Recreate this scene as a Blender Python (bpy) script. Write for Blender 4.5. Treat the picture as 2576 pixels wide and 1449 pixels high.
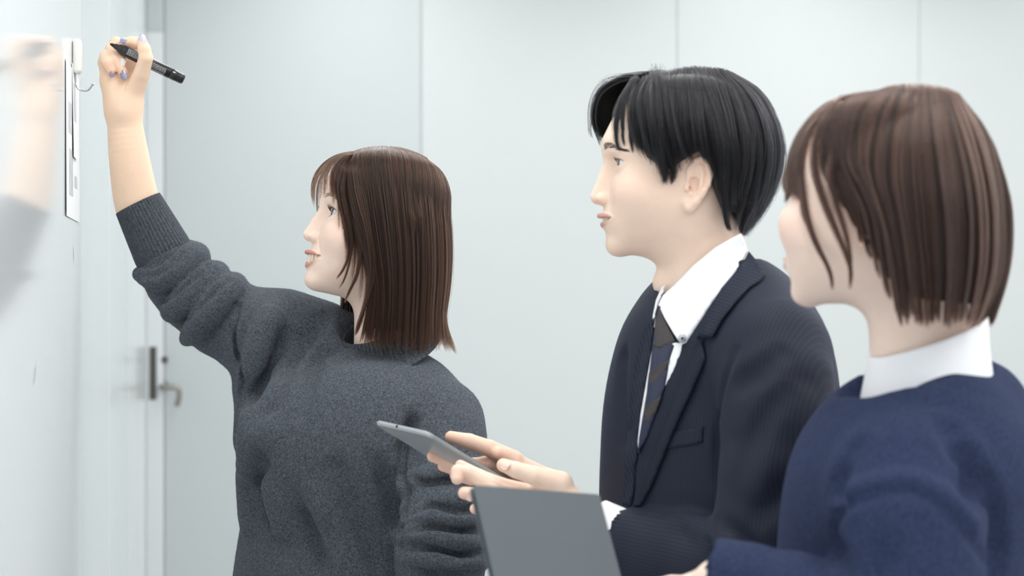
import bpy, bmesh, math, random
import numpy as np
from mathutils import Vector, Matrix

# ------------------------------------------------------------------ camera, world, light, exposure
SC = bpy.context.scene
COL = SC.collection
for o_ in list(bpy.data.objects):
    bpy.data.objects.remove(o_)
CAM_H = 1.40
LENS = 70.0
FPX = 2576 * LENS / 36.0
cam_data = bpy.data.cameras.new('camera')
cam = bpy.data.objects.new('camera', cam_data)
COL.objects.link(cam)
cam.location = (0, 0, CAM_H)
cam.rotation_euler = (math.pi / 2, 0, 0)
cam_data.lens = LENS
cam_data.sensor_width = 36.0
cam_data.clip_start = 0.05
cam_data.dof.use_dof = True
cam_data.dof.focus_distance = 2.80
cam_data.dof.aperture_fstop = 5.2
SC.camera = cam
SC.view_settings.view_transform = 'Standard'
SC.view_settings.look = 'None'
SC.view_settings.gamma = 1.0
SC.view_settings.use_curve_mapping = False
SC.view_settings.exposure = 0.14
world = bpy.data.worlds.new('office_daylight')
SC.world = world
world.use_nodes = True
bg = world.node_tree.nodes['Background']
bg.inputs[0].default_value = (0.93, 0.97, 1.0, 1)
bg.inputs[1].default_value = 0.80

def area_light(name, loc, size, power, color=(1, 1, 1), rot=(0, 0, 0), parent=None):
    l = bpy.data.lights.new(name, 'AREA')
    l.shape = 'RECTANGLE'; l.size = size[0]; l.size_y = size[1]
    l.energy = power; l.color = color
    o = bpy.data.objects.new(name, l); COL.objects.link(o)
    o.location = loc; o.rotation_euler = rot
    if parent: o.parent = parent
    return o

# ------------------------------------------------------------------ helpers
def tag(o, label=None, cat=None, group=None, kind=None):
    if label: o['label'] = label
    if cat: o['category'] = cat
    if group: o['group'] = group
    if kind: o['kind'] = kind
    return o

def empty(name, loc=(0, 0, 0), rz=0.0):
    o = bpy.data.objects.new(name, None); COL.objects.link(o)
    o.location = loc; o.rotation_euler = (0, 0, rz); o.empty_display_size = 0.1
    return o

def put(name, me, mat=None, parent=None, smooth=True):
    """link a mesh whose vertices are in world space; keep them there under its parent"""
    o = bpy.data.objects.new(name, me); COL.objects.link(o)
    if mat: me.materials.append(mat)
    if parent:
        o.parent = parent
        o.matrix_parent_inverse = wm(parent).inverted()
    if smooth and hasattr(me, 'polygons'):
        me.polygons.foreach_set('use_smooth', np.ones(len(me.polygons), dtype=bool))
    return o

def wm(o):
    m = Matrix.LocRotScale(o.location, o.rotation_euler, o.scale)
    if o.parent: m = wm(o.parent) @ o.matrix_parent_inverse @ m
    return m

def mesh_np(name, V, F):
    me = bpy.data.meshes.new(name)
    V = np.asarray(V, dtype=np.float32); F = np.asarray(F, dtype=np.int32)
    n = F.shape[1]
    me.vertices.add(len(V)); me.vertices.foreach_set('co', V.ravel())
    me.loops.add(F.size); me.loops.foreach_set('vertex_index', F.ravel())
    me.polygons.add(len(F)); me.polygons.foreach_set('loop_start', np.arange(0, F.size, n, dtype=np.int32))
    me.update(calc_edges=True); me.validate()
    return me

def bm_mesh(name, bm):
    me = bpy.data.meshes.new(name); bmesh.ops.recalc_face_normals(bm, faces=bm.faces)
    bm.to_mesh(me); bm.free(); return me

def set_attr(me, name, arr, typ='FLOAT'):
    a = me.attributes.new(name, typ, 'POINT')
    arr = np.asarray(arr, dtype=np.float32)
    if typ == 'FLOAT_COLOR':
        if arr.shape[1] == 3: arr = np.concatenate([arr, np.ones((len(arr), 1), np.float32)], 1)
        a.data.foreach_set('color', arr.ravel())
    else:
        a.data.foreach_set('value', arr.ravel())

def srgb(r, g, b):
    def f(c):
        c /= 255.0
        return c / 12.92 if c <= 0.04045 else ((c + 0.055) / 1.055) ** 2.4
    return (f(r), f(g), f(b))

def PX(u, v, Y):
    """pixel of the 2576x1449 photograph at depth Y (metres from the camera) -> world point"""
    return np.array([(u - 1288.0) / FPX * Y, Y, CAM_H - (v - 724.5) / FPX * Y])

def catmull(P, n):
    """resample control points (m,d) to n points on a Catmull-Rom curve"""
    P = np.asarray(P, float); m = len(P)
    Q = np.vstack([2 * P[0] - P[1], P, 2 * P[-1] - P[-2]])
    t = np.linspace(0, m - 1 - 1e-9, n); i = t.astype(int); f = (t - i)[:, None]
    a, b, c, d = Q[i], Q[i + 1], Q[i + 2], Q[i + 3]
    return 0.5 * (2 * b + (c - a) * f + (2 * a - 5 * b + 4 * c - d) * f ** 2 + (3 * b - a - 3 * c + d) * f ** 3)

def sstep(a, b, x):
    t = np.clip((x - a) / (b - a), 0, 1)
    return t * t * (3 - 2 * t)

# ------------------------------------------------------------------ implicit surfaces on a grid
def smin(a, b, k):
    if k <= 0: return np.minimum(a, b)
    h = np.maximum(k - np.abs(a - b), 0) / k
    return np.minimum(a, b) - h * h * k * 0.25

def smax(a, b, k):
    return -smin(-a, -b, k)

class Grid:
    """signed distance samples; local frame given by origin O, 3x3 basis R (columns) and unit scale"""
    def __init__(s, lo, hi, h, O=(0, 0, 0), R=None, unit=1.0):
        s.lo = np.array(lo, float); s.h = h
        s.n = np.ceil((np.array(hi) - s.lo) / h).astype(int) + 1
        s.ax = [(s.lo[i] + h * np.arange(s.n[i])).astype(np.float32) for i in range(3)]
        s.f = np.full(s.n, 9.0, np.float32)
        s.O = np.array(O, float); s.R = np.eye(3) if R is None else np.array(R, float); s.unit = unit
    def sub(s, lo, hi):
        i0 = np.clip(np.floor((np.array(lo) - s.lo) / s.h).astype(int), 0, s.n)
        i1 = np.clip(np.ceil((np.array(hi) - s.lo) / s.h).astype(int) + 1, 0, s.n)
        sl = tuple(slice(a, b) for a, b in zip(i0, i1))
        x = s.ax[0][sl[0]][:, None, None]; y = s.ax[1][sl[1]][None, :, None]; z = s.ax[2][sl[2]][None, None, :]
        return sl, x, y, z
    def apply(s, d, sl, mode, k):
        if mode == 'add': s.f[sl] = smin(s.f[sl], d, k)
        elif mode == 'cut': s.f[sl] = smax(s.f[sl], -d, k)
        elif mode == 'and': s.f[sl] = smax(s.f[sl], d, k)
    def fn(s, fun, lo, hi, mode='add', k=0.0):
        sl, x, y, z = s.sub(lo, hi)
        if s.f[sl].size == 0: return
        s.apply(fun(x, y, z).astype(np.float32), sl, mode, k)
    def ball(s, c, r, mode='add', k=0.0):
        c = np.array(c, float); r = np.array([r] * 3 if np.isscalar(r) else r, float); m = k + 4 * s.h
        def f(x, y, z):
            q = np.sqrt(((x - c[0]) / r[0]) ** 2 + ((y - c[1]) / r[1]) ** 2 + ((z - c[2]) / r[2]) ** 2)
            return (q - 1) * r.min() if r.max() / r.min() < 1.01 else (q - 1) * (np.sqrt((x - c[0]) ** 2 + (y - c[1]) ** 2 + (z - c[2]) ** 2) + 1e-6) / np.maximum(q, 1e-4)
        s.fn(f, c - r - m, c + r + m, mode, k)
    def cap(s, a, b, ra, rb=None, mode='add', k=0.0):
        rb = ra if rb is None else rb
        a = np.array(a, float); b = np.array(b, float); m = max(ra, rb) + k + 4 * s.h
        ba = b - a; L = max((ba ** 2).sum(), 1e-12)
        def f(x, y, z):
            px, py, pz = x - a[0], y - a[1], z - a[2]
            t = np.clip((px * ba[0] + py * ba[1] + pz * ba[2]) / L, 0, 1)
            return np.sqrt((px - t * ba[0]) ** 2 + (py - t * ba[1]) ** 2 + (pz - t * ba[2]) ** 2) - (ra + (rb - ra) * t)
        s.fn(f, np.minimum(a, b) - m, np.maximum(a, b) + m, mode, k)
    def chain(s, pts, rad, mode='add', k=0.0, kk=None):
        kk = k if kk is None else kk
        rad = [rad] * len(pts) if np.isscalar(rad) else rad
        if mode == 'cut':
            for i in range(len(pts) - 1): s.cap(pts[i], pts[i + 1], rad[i], rad[i + 1], mode, k)
            return
        P = np.array(pts, float); m = max(rad) + k + 4 * s.h
        sl, x, y, z = s.sub(P.min(0) - m, P.max(0) + m)
        if s.f[sl].size == 0: return
        d = None
        for i in range(len(P) - 1):
            a, ba = P[i], P[i + 1] - P[i]; L = max((ba ** 2).sum(), 1e-12)
            px, py, pz = x - a[0], y - a[1], z - a[2]
            t = np.clip((px * ba[0] + py * ba[1] + pz * ba[2]) / L, 0, 1)
            e = np.sqrt((px - t * ba[0]) ** 2 + (py - t * ba[1]) ** 2 + (pz - t * ba[2]) ** 2) - (rad[i] + (rad[i + 1] - rad[i]) * t)
            d = e if d is None else smin(d, e, kk * 0.5)
        s.apply(d.astype(np.float32), sl, mode, k)
    def tube(s, pts, ru, rw, side, mode='add', k=0.0, n=24, disp=None):
        """tube of elliptical section along a curve; ru along 'side', rw across it"""
        C = catmull(np.column_stack([pts, ru, rw]), n); P, RU, RW = C[:, :3], C[:, 3], C[:, 4]
        m = max(RU.max(), RW.max()) + k + 4 * s.h
        sl, x, y, z = s.sub(P.min(0) - m, P.max(0) + m)
        if s.f[sl].size == 0: return
        best = None
        S = np.array(side, float)
        for i in range(n - 1):
            a, ba = P[i], P[i + 1] - P[i]; L = (ba ** 2).sum(); T = ba / math.sqrt(L)
            u = S - T * S.dot(T); u /= np.linalg.norm(u); w = np.cross(T, u)
            px, py, pz = x - a[0], y - a[1], z - a[2]
            t = (px * ba[0] + py * ba[1] + pz * ba[2]) / L
            tc = np.clip(t, 0, 1)
            ax_ = (t - tc) * math.sqrt(L)
            qu = px * u[0] + py * u[1] + pz * u[2]; qw = px * w[0] + py * w[1] + pz * w[2]
            ru_ = RU[i] + (RU[i + 1] - RU[i]) * tc; rw_ = RW[i] + (RW[i + 1] - RW[i]) * tc
            rr = np.sqrt((qu / ru_) ** 2 + (qw / rw_) ** 2 + (ax_ / np.minimum(ru_, rw_)) ** 2)
            d = (rr - 1) * np.minimum(ru_, rw_)
            best = d if best is None else np.minimum(best, d)
        s.apply(best.astype(np.float32), sl, mode, k)
    def sample(s, Q):
        """trilinear f at local points Q (n,3)"""
        g = np.clip((Q - s.lo) / s.h, 0, s.n - 1.001); i = g.astype(int); t = g - i
        r = 0
        for dx in (0, 1):
            for dy in (0, 1):
                for dz in (0, 1):
                    w = (t[:, 0] if dx else 1 - t[:, 0]) * (t[:, 1] if dy else 1 - t[:, 1]) * (t[:, 2] if dz else 1 - t[:, 2])
                    r = r + w * s.f[i[:, 0] + dx, i[:, 1] + dy, i[:, 2] + dz]
        return r
    def to_local(s, W): return ((np.atleast_2d(W) - s.O) @ s.R) / s.unit
    def to_world(s, L): return (np.atleast_2d(L) * s.unit) @ s.R.T + s.O
    def hit(s, u, v, y0, y1, step=0.002):
        """first depth where the photograph's ray through (u,v) meets the surface (arrays); nan if none"""
        u = np.atleast_1d(np.asarray(u, float)); v = np.atleast_1d(np.asarray(v, float))
        Y = np.arange(y0, y1, step); res = np.full(len(u), np.nan)
        prev = None; alive = np.ones(len(u), bool)
        for yy in Y:
            W = np.stack([(u - 1288.0) / FPX * yy, np.full(len(u), yy), CAM_H - (v - 724.5) / FPX * yy], 1)
            L = s.to_local(W); ins = np.all((L >= s.lo) & (L <= s.lo + s.h * (s.n - 1)), axis=1)
            d = np.where(ins, s.sample(L), 9.0) * s.unit
            if prev is not None:
                hitm = alive & (d < 0)
                t = np.where(prev > d, prev / np.maximum(prev - d, 1e-9), 1.0)
                t = np.clip(np.where(prev > 1, 1.0, t), 0, 1)
                res[hitm] = (yy - step + t * step)[hitm]
                alive &= ~hitm
            prev = d
            if not alive.any(): break
        return res
    def mesh(s):
        f = s.f; n = s.n
        ins = f < 0
        c = np.zeros(n - 1, np.uint8)
        for dx in (0, 1):
            for dy in (0, 1):
                for dz in (0, 1):
                    c += ins[dx:n[0] - 1 + dx, dy:n[1] - 1 + dy, dz:n[2] - 1 + dz]
        act = (c > 0) & (c < 8)
        ii = np.argwhere(act)
        idx = np.full(n - 1, -1, np.int32); idx[act] = np.arange(len(ii))
        cv = {}
        for dx in (0, 1):
            for dy in (0, 1):
                for dz in (0, 1):
                    cv[dx, dy, dz] = f[ii[:, 0] + dx, ii[:, 1] + dy, ii[:, 2] + dz].astype(float)
        S = np.zeros((len(ii), 3)); N = np.zeros(len(ii))
        for axis in range(3):
            o1, o2 = [a for a in range(3) if a != axis]
            for p in (0, 1):
                for q in (0, 1):
                    A = [0, 0, 0]; A[o1] = p; A[o2] = q; B = list(A); B[axis] = 1
                    fa, fb = cv[tuple(A)], cv[tuple(B)]
                    m = (fa < 0) != (fb < 0)
                    t = np.where(m, fa / np.where(m, fa - fb, 1), 0)
                    pos = np.zeros((len(ii), 3)); pos[:, o1] = p; pos[:, o2] = q; pos[:, axis] = t
                    S += pos * m[:, None]; N += m
        V = s.lo + (ii + S / N[:, None]) * s.h
        quads = []
        for axis in range(3):
            o1, o2 = [(1, 2), (2, 0), (0, 1)][axis]
            sh = [slice(None)] * 3; sh[axis] = slice(0, n[axis] - 1); a = ins[tuple(sh)]
            sh[axis] = slice(1, n[axis]); b = ins[tuple(sh)]
            e = np.argwhere(a != b)
            ok = (e[:, o1] > 0) & (e[:, o2] > 0) & (e[:, o1] < n[o1] - 1) & (e[:, o2] < n[o2] - 1)
            e = e[ok]; flip = b[e[:, 0], e[:, 1], e[:, 2]]
            def cell(d1, d2):
                q = e.copy(); q[:, o1] -= d1; q[:, o2] -= d2
                return idx[q[:, 0], q[:, 1], q[:, 2]]
            Q = np.stack([cell(1, 1), cell(0, 1), cell(0, 0), cell(1, 0)], 1)
            Q[flip] = Q[flip][:, ::-1]
            quads.append(Q)
        F = np.concatenate(quads); F = F[(F >= 0).all(1)]
        return V, F

def relax(V, F, it=2, lam=0.5):
    E = np.concatenate([F[:, [0, 1]], F[:, [1, 2]], F[:, [2, 3]], F[:, [3, 0]]])
    E = np.concatenate([E, E[:, ::-1]])
    deg = np.bincount(E[:, 0], minlength=len(V)).astype(float)
    for _ in range(it):
        for l in (lam, -lam * 1.05):
            S = np.stack([np.bincount(E[:, 0], weights=V[E[:, 1], k], minlength=len(V)) for k in range(3)], 1)
            V = V + l * (S / np.maximum(deg, 1)[:, None] - V)
    return V

def join(parts):
    V, F, off = [], [], 0
    for v, f in parts:
        V.append(v); F.append(f + off); off += len(v)
    return np.concatenate(V), np.concatenate(F)

def basis(yaw, pitch, roll=0.0):
    """columns forward, left, up; forward starts along -X, yaw turns towards the camera, pitch lifts the chin"""
    y, p = math.radians(yaw), math.radians(pitch)
    fw = np.array([-math.cos(y) * math.cos(p), -math.sin(y) * math.cos(p), math.sin(p)])
    lf = np.array([math.sin(y), -math.cos(y), 0.0]); up = np.cross(fw, lf)
    r = math.radians(roll)
    lf, up = lf * math.cos(r) + up * math.sin(r), up * math.cos(r) - lf * math.sin(r)
    return np.column_stack([fw, lf, up])

# ------------------------------------------------------------------ materials
def new_mat(name):
    m = bpy.data.materials.new(name); m.use_nodes = True
    return m, m.node_tree, m.node_tree.nodes['Principled BSDF']

def plain(name, col, rough=0.5, metal=0.0, spec=0.5, coat=0.0, noise=0.0, scale=40.0):
    m, nt, b = new_mat(name)
    b.inputs['Roughness'].default_value = rough; b.inputs['Metallic'].default_value = metal
    b.inputs['Specular IOR Level'].default_value = spec; b.inputs['Coat Weight'].default_value = coat
    tex = nt.nodes.new('ShaderNodeTexNoise'); tex.inputs['Scale'].default_value = scale
    tc = nt.nodes.new('ShaderNodeTexCoord'); nt.links.new(tc.outputs['Object'], tex.inputs['Vector'])
    mix = nt.nodes.new('ShaderNodeMix'); mix.data_type = 'RGBA'
    mix.inputs[6].default_value = (*[c * (1 - noise) for c in col], 1)
    mix.inputs[7].default_value = (*[min(1, c * (1 + noise)) for c in col], 1)
    nt.links.new(tex.outputs[0], mix.inputs[0]); nt.links.new(mix.outputs[2], b.inputs['Base Color'])
    return m

def skin_mat(name):
    m, nt, b = new_mat(name)
    at = nt.nodes.new('ShaderNodeAttribute'); at.attribute_name = 'col'
    tc = nt.nodes.new('ShaderNodeTexCoord')
    nz = nt.nodes.new('ShaderNodeTexNoise'); nz.inputs['Scale'].default_value = 55; nz.inputs['Detail'].default_value = 4
    nt.links.new(tc.outputs['Object'], nz.inputs['Vector'])
    mp = nt.nodes.new('ShaderNodeMapRange'); mp.inputs[3].default_value = 0.95; mp.inputs[4].default_value = 1.05
    nt.links.new(nz.outputs[0], mp.inputs[0])
    mul = nt.nodes.new('ShaderNodeMix'); mul.data_type = 'RGBA'; mul.blend_type = 'MULTIPLY'; mul.inputs[0].default_value = 1
    nt.links.new(at.outputs['Color'], mul.inputs[6]); nt.links.new(mp.outputs[0], mul.inputs[7])
    nt.links.new(mul.outputs[2], b.inputs['Base Color'])
    b.inputs['Roughness'].default_value = 0.5; b.inputs['Specular IOR Level'].default_value = 0.35
    b.inputs['Subsurface Weight'].default_value = 0.25
    b.inputs['Subsurface Radius'].default_value = (1.0, 0.4, 0.22); b.inputs['Subsurface Scale'].default_value = 0.005
    fine = nt.nodes.new('ShaderNodeTexNoise'); fine.inputs['Scale'].default_value = 900
    nt.links.new(tc.outputs['Object'], fine.inputs['Vector'])
    bp = nt.nodes.new('ShaderNodeBump'); bp.inputs['Strength'].default_value = 0.06; bp.inputs['Distance'].default_value = 0.001
    nt.links.new(fine.outputs[0], bp.inputs['Height']); nt.links.new(bp.outputs[0], b.inputs['Normal'])
    return m

def hair_mat(name, dark, light, rough=0.32):
    m, nt, b = new_mat(name)
    at = nt.nodes.new('ShaderNodeAttribute'); at.attribute_name = 'tint'
    mix = nt.nodes.new('ShaderNodeMix'); mix.data_type = 'RGBA'
    mix.inputs[6].default_value = (*dark, 1); mix.inputs[7].default_value = (*light, 1)
    nt.links.new(at.outputs['Fac'], mix.inputs[0]); nt.links.new(mix.outputs[2], b.inputs['Base Color'])
    b.inputs['Roughness'].default_value = rough; b.inputs['Specular IOR Level'].default_value = 0.55
    return m

def knit_mat(name, dark, light, scale=420.0, bump=0.6, rib=True):
    """wool: heathered fibre colour, fuzzy relief, ribbing where the mesh carries it"""
    m, nt, b = new_mat(name); L = nt.links
    tc = nt.nodes.new('ShaderNodeTexCoord')
    n1 = nt.nodes.new('ShaderNodeTexNoise'); n1.inputs['Scale'].default_value = scale; n1.inputs['Detail'].default_value = 5; n1.inputs['Roughness'].default_value = 0.7
    n2 = nt.nodes.new('ShaderNodeTexNoise'); n2.inputs['Scale'].default_value = scale * 0.3; n2.inputs['Detail'].default_value = 3
    for n in (n1, n2): L.new(tc.outputs['Object'], n.inputs['Vector'])
    add = nt.nodes.new('ShaderNodeMath'); add.operation = 'MULTIPLY_ADD'; add.inputs[1].default_value = 0.35
    L.new(n2.outputs[0], add.inputs[0]); L.new(n1.outputs[0], add.inputs[2])
    mp = nt.nodes.new('ShaderNodeMapRange'); mp.inputs[1].default_value = 0.5; mp.inputs[2].default_value = 0.85
    L.new(add.outputs[0], mp.inputs[0])
    mix = nt.nodes.new('ShaderNodeMix'); mix.data_type = 'RGBA'
    mix.inputs[6].default_value = (*dark, 1); mix.inputs[7].default_value = (*light, 1)
    L.new(mp.outputs[0], mix.inputs[0]); L.new(mix.outputs[2], b.inputs['Base Color'])
    b.inputs['Roughness'].default_value = 0.95; b.inputs['Specular IOR Level'].default_value = 0.15
    b.inputs['Sheen Weight'].default_value = 0.25; b.inputs['Sheen Roughness'].default_value = 0.5
    b.inputs['Sheen Tint'].default_value = (*light, 1)
    bp = nt.nodes.new('ShaderNodeBump'); bp.inputs['Strength'].default_value = bump; bp.inputs['Distance'].default_value = 0.0012
    L.new(n1.outputs[0], bp.inputs['Height'])
    last = bp
    if rib:
        ph = nt.nodes.new('ShaderNodeAttribute'); ph.attribute_name = 'rib'
        mk = nt.nodes.new('ShaderNodeAttribute'); mk.attribute_name = 'ribmask'
        sn = nt.nodes.new('ShaderNodeMath'); sn.operation = 'SINE'; L.new(ph.outputs['Fac'], sn.inputs[0])
        mu = nt.nodes.new('ShaderNodeMath'); mu.operation = 'MULTIPLY'; L.new(sn.outputs[0], mu.inputs[0]); L.new(mk.outputs['Fac'], mu.inputs[1])
        b2 = nt.nodes.new('ShaderNodeBump'); b2.inputs['Strength'].default_value = 0.9; b2.inputs['Distance'].default_value = 0.0012
        L.new(mu.outputs[0], b2.inputs['Height']); L.new(bp.outputs[0], b2.inputs['Normal']); last = b2
    L.new(last.outputs[0], b.inputs['Normal'])
    return m

def hair_strands(name, curves, mat, parent, radius=0.00022, tint=None, tip=0.35):
    """curves: (n,k,3) world points -> one strand object"""
    n, k, _ = curves.shape
    hc = bpy.data.hair_curves.new(name)
    hc.add_curves([k] * n)
    hc.attributes['position'].data.foreach_set('vector', curves.reshape(-1).astype(np.float32))
    t = np.linspace(0, 1, k)
    rad = np.tile(radius * (1 - (1 - tip) * t ** 2), n).astype(np.float32)
    a = hc.attributes.get('radius') or hc.attributes.new('radius', 'FLOAT', 'POINT')
    a.data.foreach_set('value', rad)
    a = hc.attributes.new('tint', 'FLOAT', 'POINT')
    a.data.foreach_set('value', np.asarray(tint, np.float32).ravel())
    hc.materials.append(mat)
    o = bpy.data.objects.new(name, hc); COL.objects.link(o)
    o.parent = parent; o.matrix_parent_inverse = wm(parent).inverted()
    o['kind'] = 'stuff'
    return o
# ------------------------------------------------------------------ the room
ALPHA = math.radians(8.8)
WDIR = np.array([-math.sin(ALPHA), math.cos(ALPHA), 0.0])     # along the left wall, away from the camera
BDIR = np.array([math.cos(ALPHA), math.sin(ALPHA), 0.0])      # along the back wall, to the right
CORNER = np.array([-1.256, 6.841, 0.0])
CEIL = 2.75

def box_mesh(name, lo, hi, bev=0.0):
    bm = bmesh.new(); bmesh.ops.create_cube(bm, size=1)
    lo, hi = np.array(lo), np.array(hi)
    for v in bm.verts:
        v.co = Vector([(lo[i] + hi[i]) / 2 + v.co[i] * (hi[i] - lo[i]) for i in range(3)])
    if bev > 0: bmesh.ops.bevel(bm, geom=bm.edges[:], offset=bev, segments=2, affect='EDGES', profile=0.6)
    return bm_mesh(name, bm)

# frame of the room: local x along the back wall, local y along the left wall (towards the back), origin in the corner
ROOM_Z = ALPHA
def room_obj(name, me, mat, kind='structure', parent=None, smooth=False):
    o = bpy.data.objects.new(name, me); COL.objects.link(o); me.materials.append(mat)
    if parent: o.parent = parent
    else:
        o.location = CORNER; o.rotation_euler = (0, 0, ROOM_Z)
        if kind: o['kind'] = kind
    if smooth: me.polygons.foreach_set('use_smooth', np.ones(len(me.polygons), dtype=bool))
    return o

m_wall = plain('partition_steel', srgb(196, 202, 203), rough=0.28, spec=0.5, noise=0.008, scale=3)
m_door = plain('door_steel', srgb(187, 194, 196), rough=0.35, noise=0.008, scale=3)
m_seam = plain('seam_gasket', srgb(192, 198, 199), rough=0.4, noise=0.02)
m_board = plain('whiteboard_enamel', srgb(240, 244, 246), rough=0.09, spec=0.5, coat=0.0, noise=0.01, scale=2)
m_lpanel = plain('glossy_wall_steel', srgb(214, 220, 221), rough=0.16, spec=0.5, coat=0.2, noise=0.008, scale=3)
m_frame = plain('door_frame_paint', srgb(212, 217, 220), rough=0.35, noise=0.01)
m_floor = plain('carpet', srgb(206, 207, 208), rough=0.95, noise=0.10, scale=300)
m_ceil = plain('ceiling_board', srgb(236, 236, 234), rough=0.9, noise=0.03, scale=120)
m_steel = plain('brushed_steel', srgb(150, 148, 142), rough=0.35, metal=0.9, noise=0.05)
m_darkmetal = plain('dark_lock_metal', srgb(84, 82, 77), rough=0.5, metal=0.5, noise=0.05)
m_lamp, nt_, b_ = new_mat('lamp_diffuser')
b_.inputs['Base Color'].default_value = (0.9, 0.9, 0.9, 1)
b_.inputs['Emission Color'].default_value = (1, 0.985, 0.96, 1); b_.inputs['Emission Strength'].default_value = 6.5

floor = room_obj('floor', box_mesh('floor', (-0.1, -8.5, -0.05), (6.5, 0.1, 0.0)), m_floor)
ceiling = room_obj('ceiling', box_mesh('ceiling', (-0.1, -8.5, CEIL), (6.5, 0.1, CEIL + 0.05)), m_ceil)
wall_back = room_obj('wall_back', box_mesh('wall_back', (-0.1, 0.02, 0), (6.5, 0.1, CEIL)), m_seam)
wall_left = room_obj('wall_left', box_mesh('wall_left', (-0.1, -8.5, 0), (-0.02, 0.1, CEIL)), m_seam)
# back wall panels: the seams of the photograph lie 0.95, 1.87 and 2.79 m from the corner
def seam_at(u):
    a = (u - 1288.0) / FPX      # X = a*Y on the back wall: CORNER + s*BDIR
    return (a * CORNER[1] - CORNER[0]) / (BDIR[0] - a * BDIR[1])
S1, S2, S3 = seam_at(1062), seam_at(1706), seam_at(2316)
edges = [S1, S2, S3, S3 + 0.93, S3 + 1.86, S3 + 2.79]
for a, b in zip(edges[:-1], edges[1:]):
    room_obj('panel', box_mesh('panel', (a + 0.0012, 0.015, 0.0), (b - 0.0012, 0.02, CEIL), 0.0012), m_wall, parent=wall_back)
# left wall panels
lp = [0.0, -0.55, -1.62, -2.72, -3.84, -4.9, -6.0, -7.1, -8.2]
for a, b in zip(lp[:-1], lp[1:]):
    room_obj('panel', box_mesh('panel', (-0.02, b + 0.004, 0.0), (0.0, a - 0.004, CEIL), 0.003), m_lpanel, parent=wall_left)
# door in the back wall next to the corner
SD = seam_at(412)
door = room_obj('door_1', box_mesh('door_1', (SD + 0.003, 0.010, 0.01), (S1 - 0.006, 0.0195, CEIL), 0.002), m_door)
def rz(v, s):      # height of photo row v on the back wall at distance s from the corner
    Y = CORNER[1] + s * BDIR[1]
    return CAM_H - (v - 724.5) / FPX * Y
frame = room_obj('trim_1', box_mesh('trim_1', (0.0005, -0.02, 0.0), (SD, 0.02, rz(82, SD)), 0.003), m_frame)
frame2 = room_obj('trim_2', box_mesh('trim_2', (0.0005, -0.004, rz(82, SD) + 0.002), (SD, 0.02, CEIL), 0.003), m_door)
zz = lambda v: rz(v, SD)
strike = room_obj('strike_plate', box_mesh('strike_plate', (seam_at(377), -0.025, zz(1004)), (seam_at(394), -0.02, zz(872)), 0.002), m_darkmetal, parent=frame)
# lever handle: rosette, spindle and bent lever
def cyl_mesh(name, a, b, r, seg=20, r2=None, bev=0.0):
    bm = bmesh.new(); a, b = Vector(a), Vector(b); d = b - a
    bmesh.ops.create_cone(bm, cap_ends=True, segments=seg, radius1=r, radius2=r if r2 is None else r2, depth=d.length)
    if bev: bmesh.ops.bevel(bm, geom=[e for e in bm.edges if len(e.link_faces) == 2 and e.calc_face_angle(0) > 0.9], offset=bev, segments=2, affect='EDGES')
    rot = d.to_track_quat('Z', 'Y').to_matrix().to_4x4(); rot.translation = (a + b) / 2
    bm.transform(rot); return bm_mesh(name, bm)
def tube_mesh(name, pts, r, seg=14, n=None, taper=None):
    P = catmull(pts, n or len(pts) * 8); N = len(P); V, F = [], []
    up = np.array([0.123, 0.35, 0.93])
    for i in range(N):
        t = P[min(i + 1, N - 1)] - P[max(i - 1, 0)]; t /= np.linalg.norm(t)
        u = np.cross(up, t); u /= np.linalg.norm(u); w = np.cross(t, u)
        rr = r if taper is None else r * taper(i / (N - 1))
        for k in range(seg):
            a = 2 * math.pi * k / seg; V.append(P[i] + rr * (math.cos(a) * u + math.sin(a) * w))
    for i in range(N - 1):
        for k in range(seg):
            F.append((i * seg + k, i * seg + (k + 1) % seg, (i + 1) * seg + (k + 1) % seg, (i + 1) * seg + k))
    bm = bmesh.new(); vs = [bm.verts.new(v) for v in V]
    for f in F: bm.faces.new([vs[j] for j in f])
    bm.faces.new([vs[j] for j in range(seg)][::-1]); bm.faces.new([vs[(N - 1) * seg + k] for k in range(seg)])
    return bm_mesh(name, bm)
sx = seam_at(408); hx = seam_at(450)
lever = room_obj('door_handle', tube_mesh('door_handle', [(sx, -0.002, zz(972)), (sx, -0.05, zz(972)), (sx + 0.01, -0.062, zz(972)), (hx - 0.01, -0.064, zz(973)), (hx, -0.064, zz(980)), (hx + 0.001, -0.060, zz(1000)), (hx - 0.006, -0.05, zz(1018))], 0.0095, n=50), m_steel, parent=door, smooth=True)
rose = room_obj('handle_rose', cyl_mesh('handle_rose', (sx, 0.001, zz(972)), (sx, -0.012, zz(972)), 0.022, 28, bev=0.003), m_steel, parent=door)
lockc = room_obj('lock_cylinder', cyl_mesh('lock_cylinder', (seam_at(413), 0.001, zz(905)), (seam_at(413), -0.02, zz(905)), 0.013, 24, bev=0.002), m_darkmetal, parent=door)
# whiteboard on the left wall
wb = empty('whiteboard', CORNER, ROOM_Z)
tag(wb, 'large glossy white magnetic whiteboard covering the left wall beside the writing woman', 'whiteboard')
room_obj('writing_surface', box_mesh('writing_surface', (0.0005, -7.4, 0.55), (0.010, -3.86, 2.45), 0.002), m_board, parent=wb)
WBX = 0.010
def wall_pt(u, v, off=WBX):
    """photo pixel on the plane of the whiteboard -> room-local point"""
    a = (u - 1288.0) / FPX; O = CORNER + off * BDIR
    t = (a * O[1] - O[0]) / (WDIR[0] - a * WDIR[1])       # X = a Y along O + t*WDIR
    Y = O[1] + t * WDIR[1]
    return np.array([off, t, CAM_H - (v - 724.5) / FPX * Y])
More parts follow.
